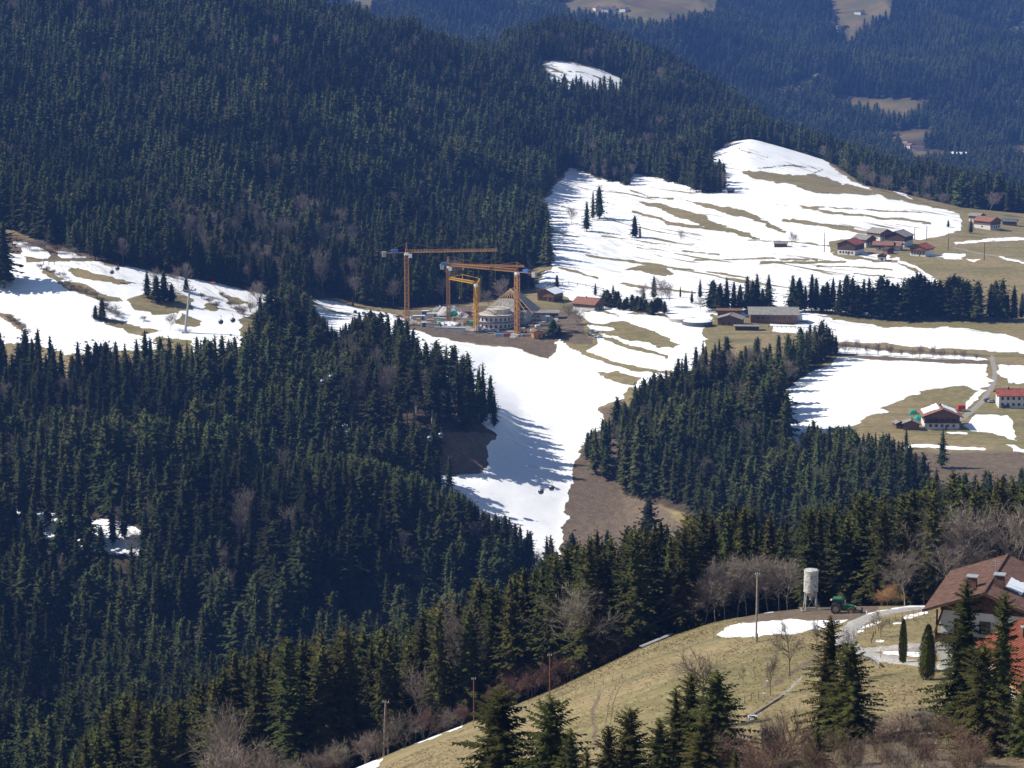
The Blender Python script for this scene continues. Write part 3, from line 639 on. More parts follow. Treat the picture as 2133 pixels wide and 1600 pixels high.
# small-stuff instances through one geometry-nodes object per wood
def wood(name, protos, pts, label, cat):
    """pts: n x 7 array (x,y,z,rot,sxy,sz,index)"""
    c = bpy.data.collections.new(name+'_kinds')
    for i, me_ in enumerate(protos):
        o = bpy.data.objects.new('%s_kind_%02d' % (name, i), me_); c.objects.link(o)
    pts = np.array(pts, np.float32); me_ = bpy.data.meshes.new(name)
    me_.vertices.add(len(pts)); me_.vertices.foreach_set('co', pts[:, :3].ravel())
    for nm, col, ty in (('rz', 3, 'FLOAT'), ('ki', 6, 'INT')):
        a = me_.attributes.new(nm, ty, 'POINT'); a.data.foreach_set('value', pts[:, col].astype(np.int32 if ty == 'INT' else np.float32))
    a = me_.attributes.new('sc', 'FLOAT_VECTOR', 'POINT'); a.data.foreach_set('vector', np.stack([pts[:, 4], pts[:, 4], pts[:, 5]], 1).ravel())
    o = link(name, me_); tag(o, label, cat, None, 'stuff')
    g = bpy.data.node_groups.new(name+'_nodes', 'GeometryNodeTree')
    g.interface.new_socket('Geometry', in_out='INPUT', socket_type='NodeSocketGeometry'); g.interface.new_socket('Geometry', in_out='OUTPUT', socket_type='NodeSocketGeometry')
    gi = g.nodes.new('NodeGroupInput'); go = g.nodes.new('NodeGroupOutput'); ip = g.nodes.new('GeometryNodeInstanceOnPoints'); ci = g.nodes.new('GeometryNodeCollectionInfo')
    ci.inputs['Collection'].default_value = c; ci.inputs['Separate Children'].default_value = True; ci.inputs['Reset Children'].default_value = True
    def na(nm, dt):
        q = g.nodes.new('GeometryNodeInputNamedAttribute'); q.data_type = dt; q.inputs['Name'].default_value = nm; return q.outputs['Attribute']
    cx = g.nodes.new('ShaderNodeCombineXYZ'); g.links.new(na('rz', 'FLOAT'), cx.inputs[2])
    e2r = g.nodes.new('FunctionNodeEulerToRotation'); g.links.new(cx.outputs[0], e2r.inputs[0])
    g.links.new(gi.outputs[0], ip.inputs['Points']); g.links.new(ci.outputs[0], ip.inputs['Instance']); ip.inputs['Pick Instance'].default_value = True
    g.links.new(na('ki', 'INT'), ip.inputs['Instance Index']); g.links.new(e2r.outputs[0], ip.inputs['Rotation']); g.links.new(na('sc', 'FLOAT_VECTOR'), ip.inputs['Scale'])
    g.links.new(ip.outputs[0], go.inputs[0])
    md = o.modifiers.new('plant', 'NODES'); md.node_group = g
    return o
kinds = []
for v in SPR['mid'][:4]: kinds.append(joined(v, ('spruce', 'bark'), 'spruce_middle'))
for v in SPR['low']: kinds.append(joined(v, ('spruce', 'bark'), 'spruce_low'))
for v in SPR['far']: kinds.append(joined(v, ('spruce', 'bark'), 'spruce_far'))
for v in SPR['bole']: kinds.append(joined(v, ('spruce', 'palebark'), 'spruce_tall_bole'))
rows = []; barerows = []
BU = [([(420,460),(700,480),(830,560),(700,640),(560,600),(430,560),(280,520)], .5), ([(1440,700),(1585,700),(1610,765),(1590,850),(1500,850),(1430,780)], .45),
      ([(650,760),(850,720),(900,850),(800,930),(680,900)], .3), ([(2000,930),(2300,930),(2300,1100),(1900,1100)], .5), ([(1200,340),(1420,250),(1480,380),(1250,380)], .2),
      ([(1250,90),(1600,250),(1400,220),(1200,130)], .15), ([(1640,1000),(1900,950),(1900,1200),(1600,1250)], .18)]
dens = fbm(P[:, 0], P[:, 1], 45, 21, 2); CAPS = [((840, 1015), (1640, 2300), [(1640,925),(1690,868),(1720,885),(1760,878),(1800,888),(1850,900),(1900,925),(1960,965),(2300,965)]), ((790, 965), (530, 1190), [(530,960),(700,930),(850,968),(950,1014),(1050,1068),(1110,1100),(1190,1115)]), ((960, 1200), (850, 1060), [(850,665),(870,690),(900,702),(960,714),(1010,748),(1045,790)]),
        ((960, 1230), (1215, 1760), [(1215,905),(1260,850),(1310,790),(1400,760),(1440,705),(1500,698),(1640,690),(1700,664),(1730,670),(1745,690)]),
        ((980, 1260), (-200, 850), [(-200,700),(0,690),(60,680),(130,662),(160,668),(200,692),(300,682),(340,700),(400,690),(440,684),(500,700),(530,640),(560,575),(600,562),(645,620),(700,685),(760,640),(810,650),(850,650)])]
hn_ = fbm(P[:, 0], P[:, 1], 30, 27, 2)
rr = RS.rand(len(P)); pb = np.full(len(P), .065)
for p, d in BU: pb[inside(p, P[:, 3], P[:, 4])] = d
for i, (x, y, z, u, v) in enumerate(P):
    if dens[i] < .27 and rr[i] > .4: continue
    h = 25*(.55+.9*hn_[i])*RS.uniform(.6, 1.2)
    if y > 1400: h *= .95
    for (ya, yb), (ua, ub), ln in CAPS:
        if ya < y < yb and ua < u < ub:
            lu, lv = zip(*ln); h = min(h, (v-np.interp(u, lu, lv)-abs(RS.normal(0, 12)))*y*1.02/F)
    if h < 8: continue
    if RS.rand() < pb[i]:
        barerows.append((x, y, z-.3, RS.rand()*6.28, h*.75/20*RS.uniform(.8, 1.1), h*.78/20, RS.randint(0, 3))); continue
    wd = h/25*RS.uniform(.95, 1.5)
    if u > 1140 and u < 1320 and 1000 > y > 800 and v < 1060: continue
    ki = 19+RS.randint(0, 2) if (620 < u < 960 and 800 < v < 935 and 970 < y < 1110 and RS.rand() < .6) else RS.randint(0, 4) if y < 760 else (4+RS.randint(0, 10) if y < 1450 else 14+RS.randint(0, 5))
    rows.append((x, y, z-.3, RS.rand()*6.28, wd, h/25, ki))
NBELT = 170
for x, y, z, u, h, v in individ[NBELT:]: rows.append((x, y, z-.3, RS.rand()*6.28, h/25*RS.uniform(.85, 1.15), h/25, RS.randint(0, 4)))
rows_far = []
for x, y, z, u, v in PF:
    h = RS.uniform(20, 32); rows_far.append((x, y, z, RS.rand()*6.28, h/25*1.7, h/25, RS.randint(0, 5)))
wood('spruce_forest', kinds, rows, 'dense dark spruce forest covering the slopes around the snowy piste and below the cranes', 'forest')
bk = [joined((a, b), ('palebark', 'twig'), 'bare_tall') for a, b in BARE['tall']]
wood('bare_woodland', bk, barerows, 'grey leafless trees scattered and clumped among the dark spruces of the slopes', 'woodland')
wood('distant_forest', [kinds[14+i] for i in range(5)], rows_far, 'hazy blue forest on the far mountains beyond the valley', 'forest')
_r = np.random.RandomState(4); tk = []
for q in range(5):
    V_ = []; T_ = []
    for i in range(14):
        an = _r.rand()*6.28; d = _r.rand()*.22; l = _r.uniform(.1, .26); k_ = len(V_); b_ = np.array([d*math.cos(an), d*math.sin(an), -.03]); s_ = np.array([-math.sin(an), math.cos(an), 0])*.035
        V_ += [b_-s_, b_+s_, b_+np.array([math.cos(an)*.12, math.sin(an)*.12, l])+_r.normal(0, .04, 3)]; T_.append((k_, k_+1, k_+2))
    tk.append(mesh_np('tuft', V_, T_, mat('dry_grass_%d' % q, ((.29, .225, .12), (.26, .20, .10), (.21, .18, .08), (.31, .245, .135), (.24, .185, .095))[q], .9, .2, 2, spec=.05)))
tx = _r.uniform(-60, 90, 90000); ty = _r.uniform(195, 402, 90000); tz = H(tx, ty); tu, tv = proj(tx, ty, tz); nn = fbm(tx, ty, 14, 77, 3); kp = (tu > 640) & (tu < 2180) & (tv < 1640) & (nn+_r.uniform(-.25, .25, 90000) > .47)
for p_ in ([(1485,1323),(1530,1301),(1600,1293),(1765,1288),(1830,1262),(1925,1262),(1925,1275),(1800,1300),(1775,1345),(1820,1358),(1990,1385),(2133,1400),(2133,1418),(1960,1400),(1800,1372),(1745,1340),(1735,1303),(1660,1318),(1560,1327)],[(720,1602),(960,1508),(990,1508),(800,1600)]): kp &= ~inside(p_, tu, tv)
kp &= ~((tu > 1540) & (tu < 1830) & (tv < 1298)); sel = np.where(kp)[0][:18000]; pat = fbm(tx, ty, 22, 88, 2)
wood('meadow_grass', tk, [(tx[i], ty[i], tz[i], _r.rand()*6.28, _r.uniform(.6, 1.3), _r.uniform(.25, .75), int(np.clip((pat[i]-.3)*10+_r.uniform(-1, 1), 0, 4))) for i in sel], 'matted tufts of dry and greenish grass on the near meadow', 'grass')
print('forest', len(rows), len(barerows), len(rows_far), 'belt', len(individ))
# ------------------------------------------------------------------ materials of built things
for nm, c, kw in (('plaster', (.62, .61, .58), dict(var=.06, scale=.8)), ('plaster_grey', (.52, .51, .48), dict(var=.1, scale=.8)), ('wood_dark', (.085, .05, .032), dict(var=.25, scale=2)),
    ('wood_brown', (.19, .105, .06), dict(var=.2, scale=2)), ('wood_orange', (.42, .2, .08), dict(var=.2, scale=2)), ('roof_red', (.27, .075, .05), dict(var=.22, scale=1.2)), ('roof_rust', (.25, .12, .08), dict(var=.2, scale=1.2)),
    ('roof_brown', (.13, .075, .055), dict(var=.2, scale=1.5)), ('roof_grey', (.24, .225, .2), dict(var=.15, scale=.8)), ('roof_orange', (.20, .06, .035), dict(var=.18, scale=1.4)),
    ('roof_pink', (.23, .135, .105), dict(var=.2, scale=1.2)), ('snow', (.80, .81, .83), dict(var=.03, scale=1, col2=(.78, .8, .83))), ('glass', (.03, .035, .045), dict(rough=.15, var=.1, spec=.6)), ('concrete', (.38, .36, .33), dict(var=.15, scale=.6)),
    ('concrete_dark', (.10, .11, .13), dict(var=.15, scale=.6)), ('crane_orange', (.42, .20, .055), dict(rough=.5, var=.1, spec=.4)), ('crane_yellow', (.58, .30, .03), dict(rough=.5, var=.1, spec=.4)), ('white', (.78, .78, .77), dict(rough=.5, var=.05)),
    ('blue', (.06, .16, .42), dict(rough=.5, var=.1)), ('lightblue', (.2, .45, .7), dict(rough=.5, var=.1)), ('red', (.5, .05, .03), dict(rough=.5, var=.1)), ('teal', (.02, .27, .2), dict(rough=.6, var=.2)), ('steel', (.45, .47, .49), dict(rough=.45, var=.1, metal=.4)),
    ('dark', (.03, .032, .035), dict(var=.2)), ('rubber', (.05, .045, .04), dict(var=.2)), ('mud', (.2, .15, .11), dict(var=.2, scale=5)), ('tractor_green', (.012, .13, .035), dict(rough=.3, var=.06, spec=.5)), ('silo_paint', (.46, .455, .42), dict(var=.22, scale=2.2, col2=(.22, .2, .17))),
    ('pole_wood', (.30, .255, .2), dict(var=.2, scale=3)), ('pole_red', (.21, .09, .055), dict(var=.2, scale=3)), ('silver_car', (.4, .42, .45), dict(rough=.3, var=.03, spec=.5, metal=.3)), ('dark_car', (.03, .04, .07), dict(rough=.3, var=.03, spec=.5)),
    ('red_car', (.4, .03, .03), dict(rough=.3, var=.03, spec=.5)), ('white_car', (.75, .75, .76), dict(rough=.3, var=.03, spec=.5)), ('timber', (.55, .38, .2), dict(var=.2, scale=2)), ('insul', (.55, .5, .4), dict(var=.15, scale=1)), ('gravel', (.36, .33, .29), dict(var=.2, scale=2.5, bump=.3)),
    ('rock', (.42, .40, .37), dict(var=.25, scale=1.5, bump=.5)), ('lift_grey', (.42, .44, .45), dict(var=.08)), ('cabin', (.16, .17, .2), dict(rough=.25, var=.1, spec=.6)), ('road_tar', (.36, .34, .31), dict(var=.12, scale=1.3))):
    M[nm] = mat(nm, c, **kw)
SC_PX = lambda Y: F/(Y*1.02)      # photo pixels per metre at depth Y
# ------------------------------------------------------------------ single trees
def spr(u, v, vt, key, label, group=None, ymin=480, wide=1.0, ymax=3000, name='spruce_tree', mm=None):
    p = G(u, v, ymin, ymax); h = max(4, (v-vt)/SC_PX(p.y)); i = random.randrange(len(SPRM[key]))
    wide = wide*1.15 if key == 'low' else wide
    return place_tree(name, mm or SPRM[key][i], ('crown', 'trunk'), (p.x, p.y, p.z-.2), h/25*wide, h/25, random.random()*6.28, label, 'tree', group)
BL = [(100, 'at the bottom left corner, left of the corner snow patch'), (200, 'at the bottom left, right under the corner snow patch'), (330, 'in the bottom left wood, right of the corner snow patch'), (450, 'at the bottom, left of the pale leafless tree'),
      (560, 'directly behind the pale leafless tree at the bottom'), (680, 'between the pale leafless tree and the double pole'), (780, 'just left of the double wooden pole'), (860, 'right behind the double wooden pole'), (930, 'left of the dead grey larch'),
      (1010, 'behind the dead grey larch and slim reddish pole'), (1090, 'between the two reddish poles'), (1160, 'behind the tall reddish pole'), (1240, 'behind the broad leafless beech'), (1340, 'right of the broad leafless beech'), (1430, 'left of the crest thicket of bare trees'), (1520, 'behind the left part of the crest thicket'),
      (1620, 'behind the tall single pole'), (1700, 'behind the silo'), (1780, 'behind the green tractor'), (1860, 'behind the golden larch thicket'), (1960, 'behind the left eave of the near farmhouse'), (2040, 'behind the near farmhouse chimneys'), (9999, 'behind the near farmhouse ridge at the right edge')]
for x, y, z, u, h, v in individ[:NBELT]:
    lb = next(b for a, b in BL if u < a); lb = ('front row spruce ' if y < 417 else 'rear row spruce ')+lb; gr = 'belt, '+lb
    i = random.randrange(len(SPRM['mid']))
    place_tree('spruce_tree', SPRM['mid'][i], ('crown', 'trunk'), (x, y, z-.2), h/25*random.uniform(1.0, 1.5), h/25, random.random()*6.28, lb, 'tree', gr)
NEAR = [(1040, 1438, 216, 1.25, 'broad spruce at the lower meadow edge, left end of the near row'), (1146, 1455, 212, .95, 'spruce at the lower meadow edge in front of the tall reddish pole'),
        (1187, 1522, 205, .8, 'small spruce right under the reddish pole at the bottom edge'), (1222, 1560, 200, .8, 'tiny spruce tip at the bottom edge between two larger spruces'), (1266, 1514, 205, .85, 'small slender spruce at the bottom edge below the curved meadow track'),
        (1310, 1478, 208, .9, 'spruce at the bottom edge just right of the slender one'), (1372, 1500, 204, 1.0, 'bushy spruce at the left foot of the central near clump'), (1405, 1432, 212, .9, 'spruce left of the pair of tips in the central near clump'),
        (1436, 1404, 218, .9, 'tallest left tip of the central near spruce clump in front of the bare tree'), (1490, 1402, 214, 1.05, 'ragged spruce with long right branches in the central near clump'), (1462, 1490, 200, 1.1, 'broad lower spruce in front of the central near clump'),
        (1530, 1560, 196, .9, 'low spruce at the bottom edge right of the central clump'), (1725, 1288, 226, .82, 'slender ragged spruce standing before the roadside guard rail'), (1769, 1342, 222, .95, 'shorter spruce touching the slender one before the guard rail'),
        (1700, 1525, 200, 1.1, 'low bushy spruce under the slender ragged one'), (2003, 1212, 222, 1.0, 'tall spruce standing in front of the white farmhouse wall'), (2082, 1236, 218, .62, 'tall spruce in front of the orange roof of the annex'),
        (2042, 1345, 208, .85, 'middle spruce filling the gap between the two tall farmhouse spruces'), (2128, 1425, 205, .9, 'dark spruce at the right edge under the annex wall'), (1640, 1590, 190, .8, 'little spruce tip at the bottom edge among brown bushes')]
for k, (u, vt, Y, wd, lb) in enumerate(NEAR):
    g = AT(u, Y); a, yy, zz = ray(u, vt); h = zz*Y/yy-g.z
    place_tree('spruce_tree', SPRM['hi'][k % 4], ('crown', 'trunk'), (g.x, g.y, g.z-.3), h/25*wd*1.5, (h+.3)/25, k*1.7, lb, 'tree')
# row of spruces between the upper snow fields
ROW = [(1484,583),(1499,590),(1513,578),(1528,586),(1541,592),(1556,574),(1567,583),(1576,570),(1600,571),(1588,600),(1650,572),(1664,578),(1677,594),(1690,570),(1699,578),(1713,594),(1722,585),(1734,577),(1748,583),(1762,572),(1774,577),(1786,592),(1798,580),(1809,578),(1817,596),(1833,574),(1846,580)]
DEN = [(1858,592),(1868,588),(1880,584),(1890,578),(1899,574),(1908,567),(1915,568),(1924,575),(1933,584),(1945,580),(1956,582),(1968,588),(1975,576),(1985,570),(1994,575),(2003,578),(2011,584),(1890,596),(1950,600),(1990,598),(2019,604)]
END = [(2034,584),(2062,590),(2072,583),(2086,580),(2111,592),(2128,610),(2098,612)]
for u, vt in ROW:
    wh = 'above the small farm building' if u < 1530 else 'behind the long grey hall' if u < 1620 else 'just right of the long hall' if u < 1695 else 'left of the middle gap' if u < 1755 else 'next to the dense block'
    spr(u, 650+max(0, (u-1700)*.09)+random.uniform(-3, 3), vt, 'low', 'slender dark spruce of the open row '+wh, 'open row, '+wh, 1280, 1.45)
for u, vt in DEN: spr(u, 663+random.uniform(-4, 4), vt, 'low', 'dark spruce in the dense block that ends the row before the brown field', 'spruces in the dense block', 1290, 1.9)
for u, vt in END: spr(u, 667+random.uniform(-3, 2), vt, 'low', 'small spruce at the thin end of the row right of the dense block', 'spruces at the thin row end', 1290, 1.35)
for u, v, vt, wd, lb in ((1322,495,450,.9,'lone slim spruce on the upper snow field with a shorter one at its side'), (1333,496,470,.9,'short spruce touching the slim lone one on the upper snow field'), (1248,455,388,.8,'slim spruce standing free at the left rim of the upper snow field'),
        (1235,458,398,.7,'thin spruce left of the slim free one at the rim of the upper snow field'), (1222,482,420,1.1,'spruce at the foot of the forest rim, over the brown strip'), (1450,400,345,1.2,'left spruce of the small clump on the upper field edge'), (1465,402,352,1.1,'middle spruce of the small clump on the upper field edge'),
        (1498,402,350,1.1,'right spruce of the small clump on the upper field edge'), (1482,402,362,1.1,'low spruce inside the small clump on the upper field edge'), (1240,616,589,1.2,'small spruce behind the reddish roofed house near the snow fence'), (1277,616,592,1.1,'small spruce right of the reddish roofed house'),
        (1362,622,574,.9,'tall spruce above the dark hedge near the covered round tank'), (1417,620,596,.9,'thin spruce between bare trees above the round tank'), (1340,625,598,1.2,'squat spruce in the dark hedge right of the reddish house'), (1458,622,581,1.0,'full spruce left of the open spruce row'), (1441,632,604,1.1,'low spruce beside the full one left of the open row'),
        (1975,473,458,1.0,'tiny spruce alone on the snow left of the highest farm'), (2022,486,455,1.3,'spruce before the left wall of the highest farm'),
        (307,620,563,1.25,'left spruce of the clump on the snowy slope near the lift pylon'), (326,630,573,1.4,'centre spruce of the clump on the snowy slope near the lift pylon'), (342,628,562,1.5,'tallest spruce of the clump on the snowy slope near the lift pylon'), (358,628,590,1.6,'low right spruce of the clump on the snowy slope near the pylon'),
        (388,608,580,1.3,'small spruce standing just beside the lift pylon head'), (213,667,620,1.3,'spruce alone in the middle of the left snowy slope'), (199,665,635,1.4,'little spruce left of the lone one on the left snowy slope'),
        (9,600,462,1.35,'big dark spruce cut by the left picture edge on the snowy slope'), (-6,590,450,1.4,'dark spruce at the very left edge behind the big one'),
        (1622,915,838,.9,'slim spruce at the left corner of the farm snow field'), (1633,935,880,1.1,'small spruce below the slim one at the corner of the farm snow field'), (1962,975,888,.9,'spruce below the right farmhouse, alone on the brown slope'), (1887,935,888,.8,'thin little spruce below the shed of the right farm'),
        (1240,985,888,1.1,'spruce alone at the left edge of the dark wood beside the piste'), (1262,995,930,1.3,'low spruce right behind the lone one beside the piste'), (1160,600,572,1.6,'dark spruce beside the snow covered chalet'), (1108,602,565,1.5,'dark spruce left of the snow covered chalet'),
        (1152,700,664,1.9,'round dark conifer right of the orange hut'), (1165,703,676,1.6,'smaller dark conifer below the terrace corner'), (735,640,618,.6,'tiny spruce in front of the parked cars on the snow')):
    spr(u, v, vt, 'low', lb, None, 480 if v > 800 else 1000, wd*1.2)
# leafless trees
def baretree(u, Y, vt, kind, label, group=None, wd=1.0, v=None, name='bare_tree', mats=None, ymin=480):
    g = AT(u, Y) if v is None else G(u, v, ymin)
    a, yy, zz = ray(u, vt); hh = zz*g.y/yy-g.z; ref = {'big': 14, 'tall': 20, 'bush': 5}[kind]
    ms = BAREM[kind][random.randrange(3)]
    if mats:
        ms = tuple(m_.copy() for m_ in ms); ms[0].materials[0] = M[mats[0]]; ms[1].materials[0] = M[mats[1]]
    return place_tree(name, ms, ('trunk', 'twigs') if kind != 'bush' else ('stems', 'twigs'), (g.x, g.y, g.z-.1), hh/ref*wd, hh/ref, random.random()*6.28, label, 'tree' if kind != 'bush' else 'bush', group)
for u, Y, vt, wd, lb in ((1645,300,1275,.75,'leafless many-limbed tree on the meadow below the crest snow patch'), (1458,262,1330,.9,'leafless round tree rising behind the central near spruce clump'), (1700,320,1283,.6,'little leafless tree on the road bank under the silo'),
        (1762,285,1290,.7,'leafless tree with two stems beside the slender roadside spruce'), (1835,330,1262,.9,'crooked little leafless tree in the fenced grass plot'), (1605,285,1355,.7,'thin drooping leafless tree left of the many-limbed one'), (1548,300,1378,.6,'small dead tree on the open meadow')):
    baretree(u, Y, vt, 'big', lb, None, wd, mats=('bark', 'twig'))
for u, Y, vt, wd, kd, lb in ((1222,404,1185,1.15,'tall','broad leafless beech before the spruce belt, left of the bend in the crest'), (1165,412,1230,1.0,'tall','leafless tree left of the broad beech before the spruce belt'), (958,410,1240,.8,'tall','dead grey larch in front of the spruces behind the double pole'),
        (485,390,1440,.9,'tall','pale leafless tree at the bottom left among spruces'), (865,408,1370,.9,'tall','thin leafless tree right above the double pole'), (1468,402,1188,1.35,'tall','round grey leafless tree at the left end of the crest thicket'), (1510,402,1158,1.1,'tall','leafless tree in the crest thicket left of the single pole'),
        (1555,402,1140,1.1,'tall','tallest leafless tree of the crest thicket behind the single pole'), (1600,403,1150,1.1,'tall','leafless tree of the crest thicket right of the single pole'), (1640,400,1155,1.1,'tall','leafless tree of the crest thicket touching the silo'), (1440,403,1232,1.2,'tall','low leafless tree sloping left out of the crest thicket'),
        (1450,404,1195,1.4,'tall','spreading leafless tree at the far left of the crest thicket'), (1490,406,1168,1.3,'tall','leafless tree second from left in the crest thicket'), (1535,404,1148,1.3,'tall','leafless tree in the middle of the crest thicket'), (1580,405,1145,1.3,'tall','leafless tree just right of the single pole top'), (1622,402,1155,1.3,'tall','leafless tree left of the silo in the crest thicket'), (1925,410,1060,1.2,'tall','brown leafless tree behind the farmhouse roof, leftmost'), (1990,415,1030,1.3,'tall','brown leafless tree behind the farmhouse chimneys'), (2050,412,1035,1.3,'tall','brown leafless tree behind the farmhouse antenna'), (2110,410,1040,1.3,'tall','brown leafless tree at the right edge behind the roof ridge'), (1885,405,1130,1.2,'tall','low brown leafless tree right of the golden larch'), (1960,402,1120,1.3,'tall','leafless tree close over the far slope of the farmhouse roof')):
    baretree(u, Y, vt, kd, lb, None, wd)
for u_, vt_ in ((1836, 1222), (1866, 1228)): baretree(u_, 400, vt_, 'bush', 'small golden bush beside the golden larch thicket', 'golden bushes', 1.6, mats=('bark', 'larch'), name='bare_bush')
baretree(1850, 398, 1212, 'bush', 'golden larch thicket glowing behind the road by the tractor', None, 1.0, mats=('bark', 'larch')); baretree(1858, 400, 1207, 'tall', 'golden tipped larch at the side of the golden thicket', None, .7, mats=('bark', 'larch'))
for u in (1105, 1140, 1185, 1212, 1250, 1290, 1030, 1065): baretree(u, 402, np.interp(u, [1030, 1290], [1405, 1305])+random.uniform(-12, 12), 'bush', 'reddish leafless shrub on the crest line below the spruce belt', 'reddish crest shrubs', 1.3, mats=('bark', 'redtwig'), name='bare_bush')
for u, Y, vt in ((500,360,1510),(540,350,1535),(470,355,1550),(600,380,1570),(660,385,1550),(710,390,1530),(760,395,1510),(840,398,1470),(885,398,1465),(930,398,1465),(965,400,1455),(690,395,1545),(790,398,1510)):
    baretree(u, Y, vt, 'bush', ('brown' if u % 2 else 'greyish')+' leafless shrub '+('at the bottom left of the double pole' if u < 620 else 'just left of the double pole' if u < 800 else 'between double pole and slim reddish pole'), 'shrubs near the double pole %d' % ((u % 2)*3+(u < 620)+(u < 800)), 1.15, name='bare_bush', mats=('bark', 'redtwig' if u % 2 else 'twig'))
for u, Y, vt, wd in ((1820,222,1478,1.0),(1880,215,1470,1.0),(1930,220,1462,1.1),(1600,215,1470,1.0),(1640,220,1455,1.0),(1560,205,1520,1.1),(1850,200,1530,1.2),(1920,198,1520,1.2),(1980,212,1475,1.1),(1790,205,1520,1.1),(1740,205,1500,1.0),(1680,208,1500,1.0),(2010,200,1500,1.3),(2080,210,1480,1.2),(1590,198,1550,1.2),(1960,190,1560,1.3),(1880,188,1570,1.3),(1800,190,1570,1.3),(1510,210,1500,1.0),(1700,198,1530,1.1),(1620,205,1500,1.1),(2040,196,1540,1.3),(1900,206,1500,1.2),(1830,208,1500,1.1),(1770,200,1540,1.2),(1720,192,1570,1.2),(1560,196,1560,1.2),(1990,194,1540,1.2),(1950,212,1480,1.2),(1870,196,1540,1.2)):
    q = random.random() < .5; wh = 'left of the slender ragged spruce' if u < 1690 else 'right under the slender ragged spruce' if u < 1810 else 'between ragged spruce and farmhouse spruces' if u < 1935 else 'at the foot of the farmhouse spruces'
    lb = ('reddish' if q else 'greyish brown')+' tangled shrub '+('at the bottom edge ' if vt > 1515 else '')+wh
    baretree(u, Y, vt, 'bush', lb, 'thicket, '+lb, wd, mats=('bark', 'redtwig' if q else 'twig'), name='bare_bush')
for u, v, vt, wd, lb in ((1040,640,575,1.3,'big pale leafless tree behind the unfinished roof'), (1020,645,600,1.2,'lower pale leafless tree left behind the unfinished roof'), (1416,508,475,1.0,'leafless tree pair on the upper snow field'), (1190,470,425,1.1,'leafless tree at the forest rim over the curved brown strip'), (1505,400,352,1.0,'leafless tree at the right of the clump on the field edge'),
        (390,605,540,.8,'leafless tree behind the lift pylon'), (372,602,548,.8,'slim leafless tree left behind the lift pylon'), (325,600,550,.8,'rusty leafless tree over the spruce clump on the snowy slope'), (535,655,580,1.1,'leafless tree at the right end of the left snowy slope'), (1180,680,625,1.3,'brown leafless tree on the corner of the building terrace'), (1200,690,640,1.3,'brown leafless tree just below the terrace corner'),
        (1380,640,575,1.1,'leafless tree over the covered round tank'), (1398,640,585,1.1,'leafless tree right of the tall hedge spruce'), (1340,630,585,1.2,'leafless tree above the dark hedge'), (1658,512,485,1.0,'leafless tree left of the village barn'), (1650,515,480,.8,'thin leafless tree by the small shed on the snow'), (355,690,650,1.6,'brown bushy leafless tree left of the lift pylon foot'), (1460,650,618,1.6,'reddish leafless tree beside the farm shed')):
    baretree(u, None, vt, 'tall', lb, None, wd, v=v, ymin=1000)
for k in range(14):
    u = 1735+k*23+random.uniform(-6, 6); v = np.interp(u, [1735, 2065], [736, 752]); 
    baretree(u, None, v-random.uniform(18, 38), 'bush', 'thin leafless bush in the hedge line above the farm snow field', 'bushes in the hedge line', 1.0, v=v, ymin=1050, name='bare_bush')
for u, v, vt in ((1795,385,335),(1822,395,355),(1850,405,365),(1880,412,385),(1840,398,360),(1905,420,395),(1930,428,400),(1960,432,398),(2060,445,395)):
    baretree(u, None, vt, 'tall', 'brown leafless tree along the far right rim of the upper fields', 'leafless trees on the far rim', 1.4, v=v, ymin=1500)
for k in range(19):
    u = 1258+k*7+random.uniform(-3, 3); v = np.interp(u, [1258, 1390], [642, 658])+random.uniform(-9, 1); spr(u, v, v-random.uniform(22, 36), 'low', 'dark dense conifer in the hedge between the reddish house and the round tank', 'conifers in the dark hedge', 1200, 2.6)
for k, (u, v, hh, wh) in enumerate([(85,560,9,'by the snow gate'),(98,566,10,'by the snow gate'),(112,571,9,'by the snow gate'),(128,578,10,'by the snow gate'),(140,598,12,'on the upper brush strip'),(152,604,13,'on the upper brush strip'),(165,608,12,'on the upper brush strip'),(180,612,12,'on the upper brush strip'),(200,620,11,'on the upper brush strip'),
        (222,646,14,'near the lone spruce'),(236,652,14,'near the lone spruce'),(246,660,12,'near the lone spruce'),(420,622,10,'right of the pylon head'),(436,632,12,'right of the pylon head'),(450,640,11,'right of the pylon head'),(462,618,9,'right of the pylon head'),(480,640,13,'at the right end of the slope'),(495,652,15,'at the right end of the slope'),(508,660,16,'at the right end of the slope'),(522,650,18,'at the right end of the slope'),(300,668,9,'near the lone spruce'),
        (20,668,10,'at the left edge'),(32,676,11,'at the left edge'),(45,690,12,'at the left edge'),(30,512,18,'on the brown bank at the top left'),(60,520,16,'on the brown bank at the top left'),(90,522,18,'on the brown bank at the top left'),(120,528,16,'on the brown bank at the top left'),(150,532,14,'on the brown bank at the top left')]):
    baretree(u, None, v-hh*1.5, 'bush', 'small dark bush on the left snowy slope, '+wh, 'slope bushes '+wh, 2.1, v=v, ymin=1050, name='bare_bush', mats=('bark', 'redtwig' if k % 3 == 0 else 'twig'))
